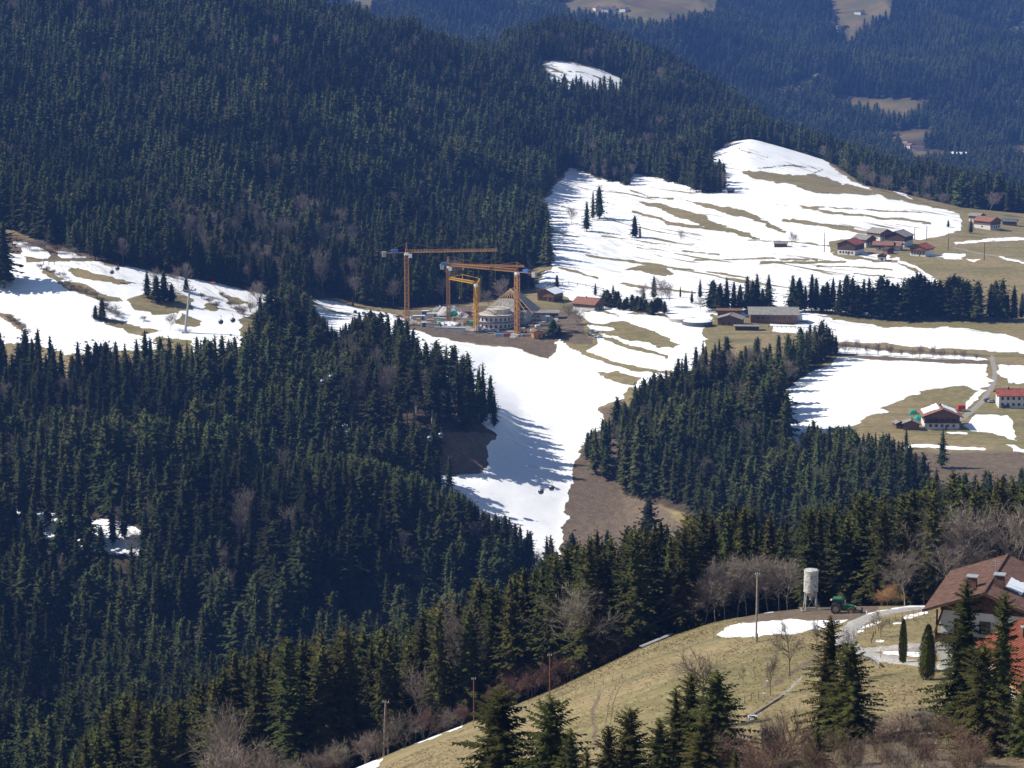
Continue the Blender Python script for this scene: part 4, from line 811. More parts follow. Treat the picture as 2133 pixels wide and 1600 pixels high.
# clipped conifers by the farm
def thuja(u, Y, vt, r, label):
    g = AT(u, Y); a, yy, zz = ray(u, vt); h = zz*g.y/yy-g.z; R_ = np.random.RandomState(int(u)); V = []; T = []
    for i in range(2600):
        t = R_.rand()**.9; an = R_.rand()*6.283; rad = r*math.sin(math.pi*min(1, .12+t*.88))**.55*(1-.45*t) if t < .97 else r*.1
        rad *= R_.uniform(.78, 1.05); p = np.array([rad*math.cos(an), rad*math.sin(an), .15+t*(h-.3)]); o = np.array([math.cos(an), math.sin(an), 1.4])*.16
        sd3 = np.array([-math.sin(an), math.cos(an), 0])*.07; k = len(V); V += [p-sd3, p+sd3, p+o+R_.normal(0, .03, 3)]; T.append((k, k+1, k+2))
    root = empty('thuja_tree', g); tag(root, label, 'tree'); link('crown', mesh_np('thuja_crown', V, T, M['thuja']), root)
    MB().tube((0, 0, -.2), (0, 0, h*.8), .09, .04, 6).build('trunk', 'bark', root)
    MB().lathe([(.05, .2), (r*.62, h*.15), (r*.72, h*.4), (r*.5, h*.7), (.03, h*.93)], 10).build('inner_foliage', 'thuja', root)
thuja(1880, 296, 1290, .62, 'narrow clipped columnar conifer in the farmhouse garden'); thuja(1931, 276, 1300, 1.35, 'wide clipped conifer nearest the white farmhouse wall')
# ------------------------------------------------------------------ houses
def window(parent, x, y, z, w_, h_, face, frame='wood_dark'):
    """face: 'f' front (-Y), 'l' left (-X), 'r' right (+X)"""
    m = MB(); t = .12; bars = [((0, h_/2), (w_+t, t)), ((0, -h_/2), (w_+t, t)), ((-w_/2, 0), (t, h_+t)), ((w_/2, 0), (t, h_+t)), ((0, 0), (.06, h_))]
    R = {'f': Matrix(), 'l': Matrix.Rotation(-math.pi/2, 4, 'Z'), 'r': Matrix.Rotation(math.pi/2, 4, 'Z')}[face].to_3x3()
    for (a, b), (c, d) in bars: m.box(R @ Vector((a, -.05, b)), (c if face == 'f' else .16, .16 if face == 'f' else c, d))
    o = m.build('window', frame, parent); o.location = (x, y, z)
    p = MB().box((0, 0, 0), (w_, .05, h_) if face == 'f' else (.05, w_, h_)).build('pane', 'glass', o); return o
def house(u, v, rz, W, L, hw, label, cat='house', name='house', pitch=22, over=1.0, hl=None, low='plaster', up='wood_dark', roof='roof_grey', wf=(), wl=(), balc=None, chim=(), ymin=1000, pos=None, ribs=0, snowp=None, ymax=6000, door=True):
    pos = pos or G(u, v, ymin, ymax); root = empty(name, (pos[0], pos[1], pos[2]), rz); tag(root, label, cat)
    hl = hw*.5 if hl is None else hl; tn = math.tan(math.radians(pitch)); rise = W/2*tn; ex = .08
    lo = MB().box((0, 0, hl/2-.75), (W, L, hl+1.5)).build('wall', low, root)
    MB().prism([(-W/2-ex, hl), (W/2+ex, hl), (W/2+ex, hw), (0, hw+rise), (-W/2-ex, hw)], -L/2-ex, L/2+ex).build('gable_wall', up, root)
    a = W/2+over; ze = hw-over*tn+.2; zr = hw+rise+.2; th = .28
    rf = MB().prism([(-a, ze), (0, zr), (a, ze), (a, ze-th), (0, zr-th), (-a, ze-th)], -L/2-over, L/2+over).build('roof', roof if isinstance(roof, str) else roof[0], root)
    MB().prism([(-a-.05, ze+.03), (0, zr+.05), (a+.05, ze+.03), (a+.05, ze-th-.06), (0, zr-th-.06), (-a-.05, ze-th-.06)], -L/2-over-.12, -L/2-over).build('bargeboard', 'wood_dark', rf)
    MB().bar((0, -L/2-over, zr+.06), (0, L/2+over, zr+.06), .3, .14).build('ridge_cap', 'roof_brown', rf)
    if ribs:
        m = MB(); n = int((L+2*over)/ribs)
        for i in range(n+1):
            yy = -L/2-over+i*ribs
            for s in (-1, 1): m.bar((0, yy, zr+.02), (s*a, yy, ze+.02), .07, .07)
        tag(m.build('roof_rib', 'roof_brown' if not isinstance(roof, tuple) else roof[1], rf), kind='stuff')
    for x, z, w_, h_ in wf: window(root, x, -L/2-(ex if z > hl else 0)-.02, z, w_, h_, 'f')
    for y, z, w_, h_ in wl: window(root, -W/2-(ex if z > hl else 0)-.02, y, z, w_, h_, 'l')
    if door: MB().box((W*.12, -L/2-.03, 1.0), (1.0, .08, 2.0)).build('door', 'wood_brown', root)
    if balc:
        m = MB(); zb = balc
        m.box((0, -L/2-.65, zb), (W+1.0, 1.3, .15)); m.box((0, -L/2-1.25, zb+.55), (W+1.0, .08, .75)); m.box((0, -L/2-1.25, zb+1.0), (W+1.1, .14, .1))
        for i in range(int(W/2)+1): m.box((-W/2+i*2, -L/2-1.25, zb+.5), (.12, .12, 1.1))
        m.build('balcony', 'wood_dark', root)
    for i, (x, y, s) in enumerate(chim):
        zt = zr-abs(x)*tn; c = MB().box((x, y, zt+.1*s), (.9*s, .9*s, 2.2*s)).build('chimney', 'roof_brown', rf)
        MB().box((x, y, zt+1.28*s), (1.15*s, 1.15*s, .12)).build('cap', 'steel', rf)
    if snowp:
        for x0, x1, y0, y1 in snowp:
            m = MB(); n = 7; r_ = random.Random(5)
            top = [(x0+(x1-x0)*i/n, y0+r_.uniform(-.5, .5)*(y1-y0)*.15) for i in range(n+1)]+[(x1-(x1-x0)*i/n, y1+r_.uniform(-.5, .5)*(y1-y0)*.15) for i in range(n+1)]
            m.slab([(x, y, zr-abs(x)*tn+.16) for x, y in top], .12); m.build('snow_patch', 'snow', rf)
    return root
def grid_w(W, zs, n, w_=1.0, h_=1.2): return [(-W/2+W*(i+.5)/n, z, w_, h_) for z in zs for i in range(n)]
# the large near farmhouse
_c = G(1951, 1394, 200, 380); _R = Matrix.Rotation(math.radians(-20), 3, 'Z'); _p = _c-_R @ Vector((-5.6, -8, 0)); fh = house(0, 0, math.radians(-20), 11.2, 17, 8.8, 'large near farmhouse at the right edge, white walls, brown tiled roof with snow patches', pos=(_p.x+.5, _p.y+.5, _c.z), pitch=21, over=2.0, hl=7.9, low='plaster', up='wood_dark', roof=('roof_pink', 'roof_brown'), name='farmhouse',
    wf=[(-3.2, 6.0, 1.3, 1.5), (0, 6.0, 1.3, 1.5), (3.4, 6.0, 1.3, 1.5), (-3.2, 2.3, 1.3, 1.6), (-.4, 2.3, 1.2, 1.5), (3.4, 2.3, 1.2, 1.5)], wl=[(-5, 6.0, 1.1, 1.3), (-1, 6.0, 1.1, 1.3), (-5, 2.3, 1.1, 1.3), (3, 6.0, 1.1, 1.3)], balc=4.1, chim=[(-2.2, -5.6, 1.25), (1.2, -5.2, 1.3)], ribs=.55, snowp=[(1.9, 4.0, -4.6, .6), (4.3, 6.6, -4.2, 2.2)])
m = MB(); m.tube((.4, -3.5, 10.5), (.4, -3.5, 13.8), .04, .03, 5)
for z, w_ in ((13.6, .5), (13.3, .7), (13.0, .4)): m.bar((.4-w_, -3.5, z), (.4+w_, -3.5, z), .03)
m.build('antenna', 'steel', fh)
m = MB()
for s in (-5.9, -5.9): m.bar((s, -9.7, 3.9), (s, -9.7, 8.2), .2)
m.bar((-5.2, -9.8, 8.2), (-6.1, -9.8, 5.2), .25); m.build('balcony_post', 'wood_dark', fh)
p = AT(2168, 254); house(0, 0, math.radians(4), 13, 15, 3.4, 'lower annex with a bright orange red roof and wooden wall at the right edge', cat='barn', name='annex', pos=(p.x+2.8, p.y+3, p.z), pitch=27, over=1.2, hl=1.2, low='concrete', up='wood_orange', roof=('roof_orange', 'roof_orange'), wf=[(-3.6, 2.4, 1.1, 1.0)], ribs=.6, chim=[(-3.2, 3.5, .8)])
# village
house(1772, 528, -.55, 13, 16, 7.4, 'village barn with a bright red roof, dark gable and white base', cat='barn', name='barn', roof='roof_red', up='wood_dark', hl=3, wf=grid_w(11, [1.6], 5), wl=[(0, 1.6, 1, 1)])
house(1800, 512, .75, 11, 12, 5.5, 'grey roofed house just behind the red roofed barn', roof='roof_grey', up='wood_brown', wf=grid_w(9, [2], 3), wl=[(0, 2, 1, 1)])
house(1872, 511, -.55, 15, 16, 7.5, 'largest village barn with a wide grey roof and dark gable', cat='barn', name='barn', roof='roof_grey', up='wood_dark', wf=grid_w(12, [2], 4))
house(1832, 500, .6, 12, 14, 6.0, 'rearmost village barn with a pale grey roof', cat='barn', name='barn', roof='roof_grey', up='wood_brown', wf=grid_w(9, [2], 3))
house(1840, 521, 1.3, 9, 13, 4.2, 'low house with a rust red roof in the middle of the village', roof='roof_rust', up='wood_brown', wf=grid_w(8, [1.6], 3), wl=[(-3, 1.6, 1, 1), (2, 1.6, 1, 1)])
house(1864, 521, 1.1, 8, 9, 3.8, 'small rust roofed house right of the low one', roof='roof_rust', up='plaster_grey', wf=grid_w(7, [1.6], 2))
house(1920, 532, -.65, 12, 12, 5.6, 'white house with a red roof at the right end of the village', roof='roof_red', up='wood_brown', hl=4, wf=grid_w(11, [2.2], 5), wl=[(-3, 2.2, 1, 1), (0, 2.2, 1, 1), (3, 2.2, 1, 1)], balc=3.2)
house(1837, 543, -.3, 5.2, 5.5, 3.6, 'little white hut with a dark roof below the village', cat='hut', name='hut', roof='wood_dark', up='wood_dark', hl=2.6, over=.5, wf=[(0, 1.4, .7, .8)])
house(1850, 528, .4, 5, 6, 3.2, 'tiny dark shed above the little white hut', cat='shed', name='shed', roof='wood_dark', up='wood_dark', over=.5, door=False, low='wood_brown')
house(2056, 476, .75, 13, 15, 6.4, 'highest farm of the valley with a rust red roof and brown walls', name='farmhouse', roof='roof_rust', up='wood_brown', wf=grid_w(12, [2, 4.6], 4), wl=[(0, 2, 1, 1)])
house(2034, 462, .85, 8, 9, 5.2, 'grey roofed shed behind the highest farm', cat='shed', name='shed', roof='roof_grey', up='wood_brown')
house(2103, 469, 1.2, 7, 10, 3.4, 'low blue grey shed right of the highest farm', cat='shed', name='shed', roof='concrete_dark', up='wood_dark', low='wood_brown', door=False)
house(1626, 514, 1.45, 5, 9, 2.6, 'small grey shed alone on the snow left of the village', cat='shed', name='shed', roof='roof_grey', up='wood_dark', low='wood_dark', over=.5, door=False)
house(1522, 401, 1.4, 3, 5, 2.0, 'tiny dark hay hut on the upper snow field', cat='hut', name='hut', roof='roof_grey', up='wood_dark', low='wood_dark', over=.4, door=False)
# riding hall farm
house(1610, 670, math.radians(87), 17, 26, 5.6, 'long grey roofed hall in front of the spruce row', cat='hall', name='hall', pitch=18, over=1.5, roof='roof_grey', up='wood_brown', low='wood_brown', hl=2, wl=[(-9+i*3, 3.2, 1.6, 1.2) for i in range(7)])
house(1522, 676, -.25, 13, 11, 4.0, 'grey roofed farm building left of the long hall', cat='farm building', name='farmhouse', roof='roof_grey', up='wood_brown', low='wood_brown', pitch=17, wf=grid_w(10, [1.5], 3))
house(1518, 657, 1.5, 7, 13, 3.4, 'flat roofed shed behind the farm building', cat='shed', name='shed', roof='wood_brown', up='wood_brown', low='wood_brown', pitch=10, door=False)
house(1556, 687, 1.5, 5, 13, 2.4, 'low open shed below the long hall', cat='shed', name='shed', roof='roof_grey', up='wood_dark', low='wood_dark', pitch=8, door=False)
def tank(u, v, r, h, label, name, cat, top='snow', side='concrete_dark'):
    p = G(u, v, 1000); rt = empty(name, p); tag(rt, label, cat)
    MB().lathe([(r, -1.5), (r, h), (r*.96, h+.02), (r*.96, h-.4)], 40).build('wall', side, rt, smooth=False)
    MB().lathe([(r*.955, h-.15), (r*.8, h+.35), (r*.4, h+.8), (.01, h+.95)], 40).build('cover', top, rt, smooth=True)
tank(1452, 677, 8.5, 2.4, 'round low tank with a snow covered lid beside the farm', 'tank', 'tank'); tank(1420, 669, 7.5, 2.0, 'second round snow covered tank, behind the first', 'tank', 'tank', side='concrete')
p = G(1661, 668, 1000); rt = empty('tarp_dome', p); tag(rt, 'white round dome at the right gable of the long hall', 'dome'); MB().lathe([(2.9, 0), (2.9, 2.2), (2.3, 3.9), (1.1, 4.8), (.01, 5.1)], 20).build('dome_skin', 'white', rt, smooth=True); MB().lathe([(3.1, -.6), (3.1, .3), (2.9, .3)], 20).build('base_ring', 'concrete', rt)
# right farm
house(1958, 888, math.radians(-3), 15.5, 14, 6.2, 'broad brown gabled farmhouse with white base below the farm snow field', name='farmhouse', pitch=21, over=1.6, hl=3, roof='roof_rust', up='wood_brown', wf=grid_w(13, [1.6, 4.3], 5, 1.0, 1.1), balc=3.0, ymin=900, chim=[(0, 1, .8)], snowp=[(-8, -1.0, -4, 8), (1, 7.5, -2, 8)])
house(1898, 893, math.radians(-10), 7, 6, 2.8, 'weathered grey roofed shed left of the broad farmhouse', cat='shed', name='shed', roof='roof_grey', up='wood_brown', low='wood_brown', ymin=900, door=False, over=.7)
house(1872, 890, math.radians(10), 4, 5, 2.2, 'small low shed beside bare bushes, left of the grey shed', cat='shed', name='shed', roof='roof_grey', up='wood_dark', low='wood_brown', ymin=900, door=False, over=.4)
house(2108, 846, math.radians(88), 9.5, 14, 6.2, 'white two storey house with a bright red roof at the right edge', pitch=22, over=1.3, hl=5.9, roof='roof_red', low='plaster', up='plaster', ymin=900, wl=[(-5+i*2.6, z, 1.0, 1.2) for z in (1.6, 4.5) for i in range(5)], chim=[(0, 2, .8)])
# chalets by the site
house(1146, 625, math.radians(-28), 11, 12, 5.0, 'dark wooden chalet under a snow covered roof behind the building site', cat='chalet', name='chalet', roof='snow', up='wood_brown', low='wood_dark', pitch=24, wf=grid_w(9, [1.6], 3))
house(1226, 645, math.radians(60), 12, 14, 4.4, 'house with a pale reddish roof half hidden by bare trees', roof='roof_rust', up='wood_brown', pitch=24, chim=[(1, 2, .7)], wf=grid_w(9, [1.6], 3))
house(1132, 662, math.radians(87), 9, 17, 3.6, 'long low grey roof right of the unfinished round building', cat='hall', name='hall', roof='roof_grey', up='wood_brown', low='plaster', pitch=14, wl=[(-6+i*3, 1.8, 1.4, 1.2) for i in range(5)])
house(1118, 702, math.radians(20), 5, 4.5, 3.0, 'bright orange wooden hut below the terrace corner', cat='hut', name='hut', roof='wood_brown', up='wood_orange', low='wood_orange', over=.6, wf=[(1.2, 1.5, .7, .8)])
# far hamlets
for u, v, rz, W, L, h, rf_, lb in ((1243,22,.4,11,13,6,'roof_rust','far pale house, left end of the highest meadow hamlet'), (1262,24,1.2,12,14,6,'roof_brown','far dark roofed barn in the highest meadow hamlet'), (1277,22,.2,10,12,7,'roof_red','far red roofed house in the highest meadow hamlet'), (1300,24,.9,12,13,6,'roof_brown','far brown roofed house, right end of the highest meadow hamlet'),
        (1700,163,.5,12,16,6,'roof_rust','far house on the small lit knoll in the blue slope'), (1790,30,.8,14,16,6,'roof_brown','far farmstead on the tan clearing high on the blue slope'), (1745,60,.4,10,12,5,'snow','tiny white roofed hut at the edge of the tan clearing'),
        (1862,303,.3,11,14,6,'roof_red','red roofed valley house, left in the far village'), (1878,307,1.2,14,18,7,'roof_grey','white valley house with grey roof in the far village'), (1893,309,.7,12,15,6,'roof_rust','rust roofed valley house in the far village'), (1912,314,1.4,11,18,6,'roof_brown','brown roofed valley house in the far village'), (1998,328,1.2,12,22,6,'snow','far shed with a bright roof on the valley meadow'), (2118,222,.5,14,20,8,'snow','bright roofed far house at the right edge')):
    house(u, v, rz, W, L, h, lb, roof=rf_, up='plaster', hl=h*.6, ymin=2900, over=.8, door=False)
house(935, 82, .5, 12, 14, 5, 'pale building on the skyline strip of the dark mountain', roof='snow', up='wood_brown', ymin=2150, door=False); house(966, 90, .5, 10, 14, 4, 'lower pale building right on the skyline strip', roof='roof_grey', up='plaster', ymin=2150, door=False)
# ------------------------------------------------------------------ tower cranes
def lattice_mast(m, x, y, z0, z1, w_, ch=.36, br=.2):
    c = [(-w_/2, -w_/2), (w_/2, -w_/2), (w_/2, w_/2), (-w_/2, w_/2)]
    for a, b in c: m.box((x+a, y+b, (z0+z1)/2), (ch, ch, z1-z0))
    n = max(2, int((z1-z0)/(w_*1.0))); s = (z1-z0)/n
    for i in range(n):
        for k in range(4):
            a, b = c[k], c[(k+1) % 4]
            if i % 2: a, b = b, a
            m.bar((x+a[0], y+a[1], z0+i*s), (x+b[0], y+b[1], z0+(i+1)*s), br)
            m.bar((x+a[0], y+a[1], z0+i*s), (x+b[0], y+b[1], z0+i*s), br)
def lattice_jib(m, x0, x1, z, w_, h_, ch=.3, br=.16, taper=1.0):
    for y in (-w_/2, w_/2): m.bar((x0, y, z), (x1, y, z), ch)
    m.bar((x0, 0, z+h_), (x1, 0, z+h_*taper), ch)
    n = max(3, int(abs(x1-x0)/(h_*1.1))); s = (x1-x0)/n
    for i in range(n):
        xa = x0+i*s; xb = xa+s/2; xc = xa+s; hz_ = h_*(1+(taper-1)*(i+.5)/n)
        for y in (-w_/2, w_/2): m.bar((xa, y, z), (xb, 0, z+hz_), br); m.bar((xb, 0, z+hz_), (xc, y, z), br)
        m.bar((xa, -w_/2, z), (xc, w_/2, z), br); m.bar((xa, -w_/2, z), (xa, w_/2, z), br)
def crane(u, v, Y, vt, du, dY, cl, mw, label, mt='crane_orange', apex=5.5, jh=1.5, tri=False):
    g = AT(u, Y); a, yy, zz = ray(u, vt); h = zz*Y/yy-g.z
    dx = du/SC_PX(Y); ln = math.hypot(dx, dY); rz = math.atan2(dY, dx)
    root = empty('tower_crane', g, rz); tag(root, label, 'crane')
    MB().box((0, 0, 0), (mw*3, mw*3, 1.2)).build('base', 'concrete', root)
    m = MB(); lattice_mast(m, 0, 0, .6, h-1.2, mw); m.build('mast', mt, root)
    MB().tube((0, 0, h-1.2), (0, 0, h), mw*.65, mw*.65, 12).build('slewing_ring', 'white', root)
    m = MB(); lattice_jib(m, mw*.5, ln, h+.15, 1.5, jh, taper=.8); j = m.build('jib', mt, root)
    m = MB()
    if not tri:
        for y in (-.7, .7): m.bar((-mw*.5, y, h+.15), (-cl, y, h+.15), .26)
        for i in range(int(cl/1.5)): m.bar((-mw*.5-i*1.5, -.7, h+.15), (-mw*.5-(i+1)*1.5, .7, h+.15), .12)
        m.build('counter_jib', mt, root)
        MB().box((-cl+1.1, 0, h-.5), (2.2, 1.7, 3.0)).build('counterweight', 'concrete', root)
        MB().box((-cl*.48, 0, h+1.1), (3.4, 1.7, 1.7)).build('winch_house', 'blue', root)
    c = MB().box((mw*.9, -mw*.75, h-1.5), (1.7, 1.5, 2.0)).build('cab', 'white', root)
    MB().box((mw*.9+.87, -mw*.75, h-1.4), (.05, 1.2, 1.2)).build('pane', 'glass', c)
    if apex:
        m = MB()
        for sx, sy in ((-.6, -.6), (.6, -.6), (.6, .6), (-.6, .6)): m.bar((sx, sy, h), (0, 0, h+apex), .2)
        m.bar((0, 0, h+apex), (ln*.45, 0, h+jh+.1), .09)
        if not tri: m.bar((0, 0, h+apex), (-cl+1, 0, h+.3), .09)
        m.build('tower_head', mt, root)
    if tri:
        m = MB(); b = -mw*2.2
        m.bar((b, 0, h+3.5), (0, 0, h), .3); m.bar((b, 0, h+3.5), (ln*.5, 0, h+4.0), .16); m.bar((ln*.5, 0, h+4.0), (ln*.5, 0, h+jh), .2); m.bar((ln*.5, 0, h+4.0), (ln, 0, h+1.2), .12); m.bar((b, 0, h+3.5), (b*.9, 0, 4), .1)
        m.bar((b, 0, h+3.5), (mw*.4, 0, h-3.5), .2); m.build('tie_frame', mt, root)
        MB().box((-mw*1.4, 0, 1.6), (2.4, 2.4, 2.4)).build('counterweight', 'concrete', root)
    hx = ln*.62; m = MB().box((hx, 0, h-.1), (1.4, 1.2, .4)).build('trolley', 'dark', j)
    MB().tube((hx, 0, h-9), (hx, 0, h-.2), .05, .05, 4).tube((hx, 0, h-9.8), (hx, 0, h-9), .35, .2, 6).build('hook', 'crane_yellow', root)
    return root
crane(848, 0, 1262, 527, 187, 8, 13.5, 2.1, 'tall orange tower crane standing left of the site, long jib pointing right')
crane(934, 0, 1285, 554, 156, -6, 4.5, 1.5, 'rear orange crane whose thin jib crosses behind another jib', jh=1.1)
crane(1077, 0, 1257, 567, -146, 30, 12.8, 2.0, 'orange tower crane in front of the unfinished roof, jib pointing left')
crane(992, 0, 1263, 592, -57, 22, 5, 1.7, 'small bright yellow crane with a short jib and tie frame', 'crane_yellow', apex=0, jh=1.3, tri=True)
# ------------------------------------------------------------------ unfinished round building
p = G(1031, 686, 1200); R0 = 10.8; rb = empty('round_building', (p.x, p.y+R0, p.z)); tag(rb, 'unfinished round white building with red brown balcony bands', 'building')
MB().lathe([(R0, -1.5), (R0, 3.4)], 48).lathe([(R0-.05, 3.6), (R0-.05, 7.0)], 48).build('wall', 'plaster', rb)
for z in (3.4, 7.0): MB().lathe([(R0-.2, z), (R0+1.0, z), (R0+1.05, z+.25), (R0+1.0, z+.5), (R0+.9, z+.5), (R0+.9, z+.22), (R0-.2, z+.2)], 48).build('balcony', 'roof_brown' if z < 5 else 'roof_rust', rb)
MB().lathe([(R0-.3, 7.25), (0.01, 7.4)], 48).build('roof_terrace', 'insul', rb); MB().lathe([(6.6, 7.3), (6.6, 10.2), (.01, 10.4)], 32, (2.0, 1.5, 0)).build('upper_storey', 'insul', rb)
for z in (1.4, 5.2):
    for k in range(12):
        an = math.radians(186+k*14.5); x, y = (R0+.02)*math.cos(an), (R0+.02)*math.sin(an); o = MB().box((0, 0, 0), (.1, 1.1, 1.6)).build('window', 'wood_dark', rb); o.location = (x, y, z); o.rotation_euler = (0, 0, an)
        MB().box((.06, 0, 0), (.06, .95, 1.4)).build('pane', 'glass', o)
p2 = G(1066, 684, 1200); rr_ = empty('unfinished_roof_building', (p2.x, p2.y+24, p2.z), math.radians(-12)); tag(rr_, 'building behind the round one with a tall grey half covered rafter roof', 'building')
MB().box((0, 0, 3), (20, 17, 9)).build('wall', 'plaster', rr_)
m = MB(); A = (0, -3, 19.5); B = (0, 5, 19.5); cs = [(-14.5, -11, 6.8), (14.5, -11, 6.8), (14.5, 11, 6.8), (-14.5, 11, 6.8)]
m.slab([A, cs[0], cs[3], B], .35); m.slab([B, cs[2], cs[1], A], .35); m.slab([B, cs[3], cs[2]], .35); m.build('roof', 'roof_grey', rr_)
m = MB()
for i in range(9):
    t = i/8; f_ = (cs[0][0]+(cs[1][0]-cs[0][0])*t, -11, 6.8); m.bar(A, f_, .25, .3)
for t in (.25, .5, .75): m.bar((-14.5*t, -3-8*t, 19.5-12.7*t), (14.5*t, -3-8*t, 19.5-12.7*t), .2)
tag(m.build('rafter', 'timber', rr_), kind='stuff')
m = MB(); m.slab([(-6, -6.3, 14.3), (-14.3, -10.9, 7.1), (4, -10.9, 7.1), (2.5, -6.3, 14.3)], .2); m.build('roof_sheeting', 'concrete', rr_)
for k, (x, z) in enumerate(((4.5, 6.2), (7.5, 6.2), (4.5, 3.2), (7.5, 3.2), (-4, 6.2))):
    o = MB().box((x, -8.55, z), (1.3, .12, 1.6)).build('window', 'wood_dark', rr_); MB().box((x, -8.63, z), (1.0, .05, 1.3)).build('pane', 'glass', o)
MB().lathe([(15.2, -3.4), (15.2, .6), (14.8, .6), (14.8, .0)], 40, (p.x, p.y+R0, p.z-1.0), math.radians(205), math.radians(330)).build('retaining_wall', 'concrete_dark'); tag(bpy.data.objects['retaining_wall'], 'curved dark retaining wall in front of the round building', 'wall')
def simple(name, label, cat, u, v, rz, parts, ymin=1150, group=None, pos=None, ymax=6000):
    p = pos or G(u, v, ymin, ymax); r = empty(name, p, rz); tag(r, label, cat, group)
    for pn, mt, fn in parts: fn(MB()).build(pn, mt, r)
    return r
for u, v, ln_, lb in ((938, 692, 17, 'long pale concrete wall left of the curved dark wall'), (902, 684, 8, 'short pale concrete wall at the left end of the terrace')):
    simple('concrete_wall', lb, 'wall', u, v, math.radians(-12), [('wall_panel', 'concrete', lambda m, L=ln_: m.box((0, 0, .9), (L, .4, 3.4))), ('coping', 'snow' if ln_ > 10 else 'concrete', lambda m, L=ln_: m.box((0, 0, 2.66), (L+.2, .6, .12)))])
def container(u, v, rz, L, mt, label, h=2.6, white=False):
    simple('container', label, 'container', u, v, rz, [('shell', mt, lambda m: m.box((0, 0, h/2), (L, 2.4, h))), ('roof', 'white', lambda m: m.box((0, 0, h+.06), (L+.1, 2.5, .12))), ('door', 'dark', lambda m: m.box((L*.3, -1.22, 1.1), (.9, .06, 2.0))), ('rib', 'steel', lambda m: [m.box((-L/2+i*L/6, -1.22, h/2), (.1, .08, h)) for i in range(7)][0])])
container(886, 657, .1, 4, 'blue', 'small blue site container left of the rubble'); container(900, 662, -.05, 6, 'white', 'white site container beside the small blue one'); container(873, 667, .05, 7, 'silver_car', 'silver grey site container right of the tall crane mast')
container(888, 681, .2, 5, 'concrete_dark', 'dark site container at the terrace edge'); container(1136, 668, 0, 5, 'white', 'white container before the long low grey roof')
def pile(u, v, r, h, mt, label, name='rubble_pile', cat='pile', seed=1):
    p = G(u, v, 1150); R_ = random.Random(seed); m = MB(); m.lathe([(r, -.4), (r*.75, h*.45), (r*.4, h*.85), (.01, h)], 12)
    for i, q in enumerate(m.v): m.v[i] = (q[0]*R_.uniform(.8, 1.25)*1.4, q[1]*R_.uniform(.8, 1.2), q[2]*R_.uniform(.8, 1.2))
    r_ = empty(name, p); tag(r_, label, cat); m.build('heap', mt, r_); m = MB()
    for i in range(26):
        a = R_.uniform(0, 6.28); d = R_.uniform(.1, 1)*r; m.box((d*1.4*math.cos(a), d*math.sin(a), h*(1-d/r)+.1), [R_.uniform(.3, 1.1) for _ in 'abc'], Euler([R_.uniform(0, 3) for _ in 'abc']).to_matrix())
    tag(m.build('chunk', mt, r_), kind='stuff')
pile(938, 655, 6, 5, 'rock', 'large heap of pale rubble under the rear crane'); pile(915, 654, 3, 4.5, 'concrete', 'stack of grey blocks left of the rubble heap', seed=3); pile(960, 660, 4, 3, 'rock', 'lower rubble heap toward the yellow crane', seed=5); pile(930, 676, 5, 1.6, 'snow', 'flattened heap of dirty snow on the site', 'snow_pile', seed=8); pile(905, 676, 3, 1.5, 'mud', 'small earth heap beside the digger', 'earth_pile', seed=9)
def stack(u, v, rz, mt, label, n=5, L=5, name='timber_stack', cat='stack', W=1.6):
    p = G(u, v, 1150); r = empty(name, p, rz); tag(r, label, cat)
    for k in range(n): MB().box((random.uniform(-.15, .15), 0, .2+k*.42), (L*random.uniform(.9, 1.05), W, .36)).build('board_layer', mt, r)
stack(952, 668, .1, 'timber', 'stack of yellow timber before the red formwork'); stack(968, 671, .2, 'timber', 'low stack of planks right of the yellow timber', 3, 6); stack(925, 664, -.1, 'roof_rust', 'stack of reddish formwork boards by the rubble', 4, 5); stack(896, 671, .1, 'timber', 'stack of orange boards near the white container', 4, 4.5); stack(884, 675, 0, 'roof_rust', 'reddish brown board pile near the dark container', 3, 4.5)
stack(972, 660, 0, 'roof_rust', 'tall block of red wall formwork left of the yellow crane', 8, 8, W=3); stack(975, 672, .1, 'roof_rust', 'pinkish formwork panels before the red block', 4, 5); stack(1098, 700, .1, 'concrete', 'grey slab stack at the foot of the front crane', 3, 6)
def tarp(u, v, w_, d, h_, label, ymin=1150, mt='teal', seed=2):
    p = G(u, v, ymin); R_ = random.Random(seed); r = empty('tarpaulin', p); tag(r, label, 'tarpaulin'); m = MB(); n = 8
    for j in range(n+1):
        for i in range(n+1):
            x = (i/n-.5)*w_; y = (j/n-.5)*d; e = max(abs(i/n-.5), abs(j/n-.5))*2; m.v.append((x, y, h_*(1-e**3)+R_.uniform(-.08, .12)*h_))
    for j in range(n):
        for i in range(n): k = j*(n+1)+i; m.f.append((k, k+1, k+n+2, k+n+1))
    m.build('sheet', mt, r)
tarp(984, 676, 4.2, 3, 2.6, 'bright green tarpaulin left of the round building'); tarp(916, 672, 4.5, 3, 1.8, 'green tarpaulin over goods behind the digger', seed=4); tarp(942, 660, 8, 3, 3.2, 'dark green netting hung before the rubble heap', seed=6, mt='teal')
tarp(1903, 862, 4, 3, 1.8, 'green wrapped heap on the grass behind the broad farmhouse', 900, seed=9); tarp(1916, 873, 5, 6, 1.8, 'green tarpaulin slope at the left eave of the broad farmhouse', 900, seed=12)
for u, mt, lb in ((1040, 'lightblue', 'light blue banner at the terrace foot'), (1056, 'red', 'red banner right of the light blue one')):
    simple('banner', lb, 'banner', u, 703, -.05, [('cloth', mt, lambda m: m.box((0, 0, 1.2), (3.8, .06, 1.6))), ('post', 'steel', lambda m: m.box((-1.95, 0, 1), (.1, .1, 2.2))), ('post', 'steel', lambda m: m.box((1.95, 0, 1), (.1, .1, 2.2)))])
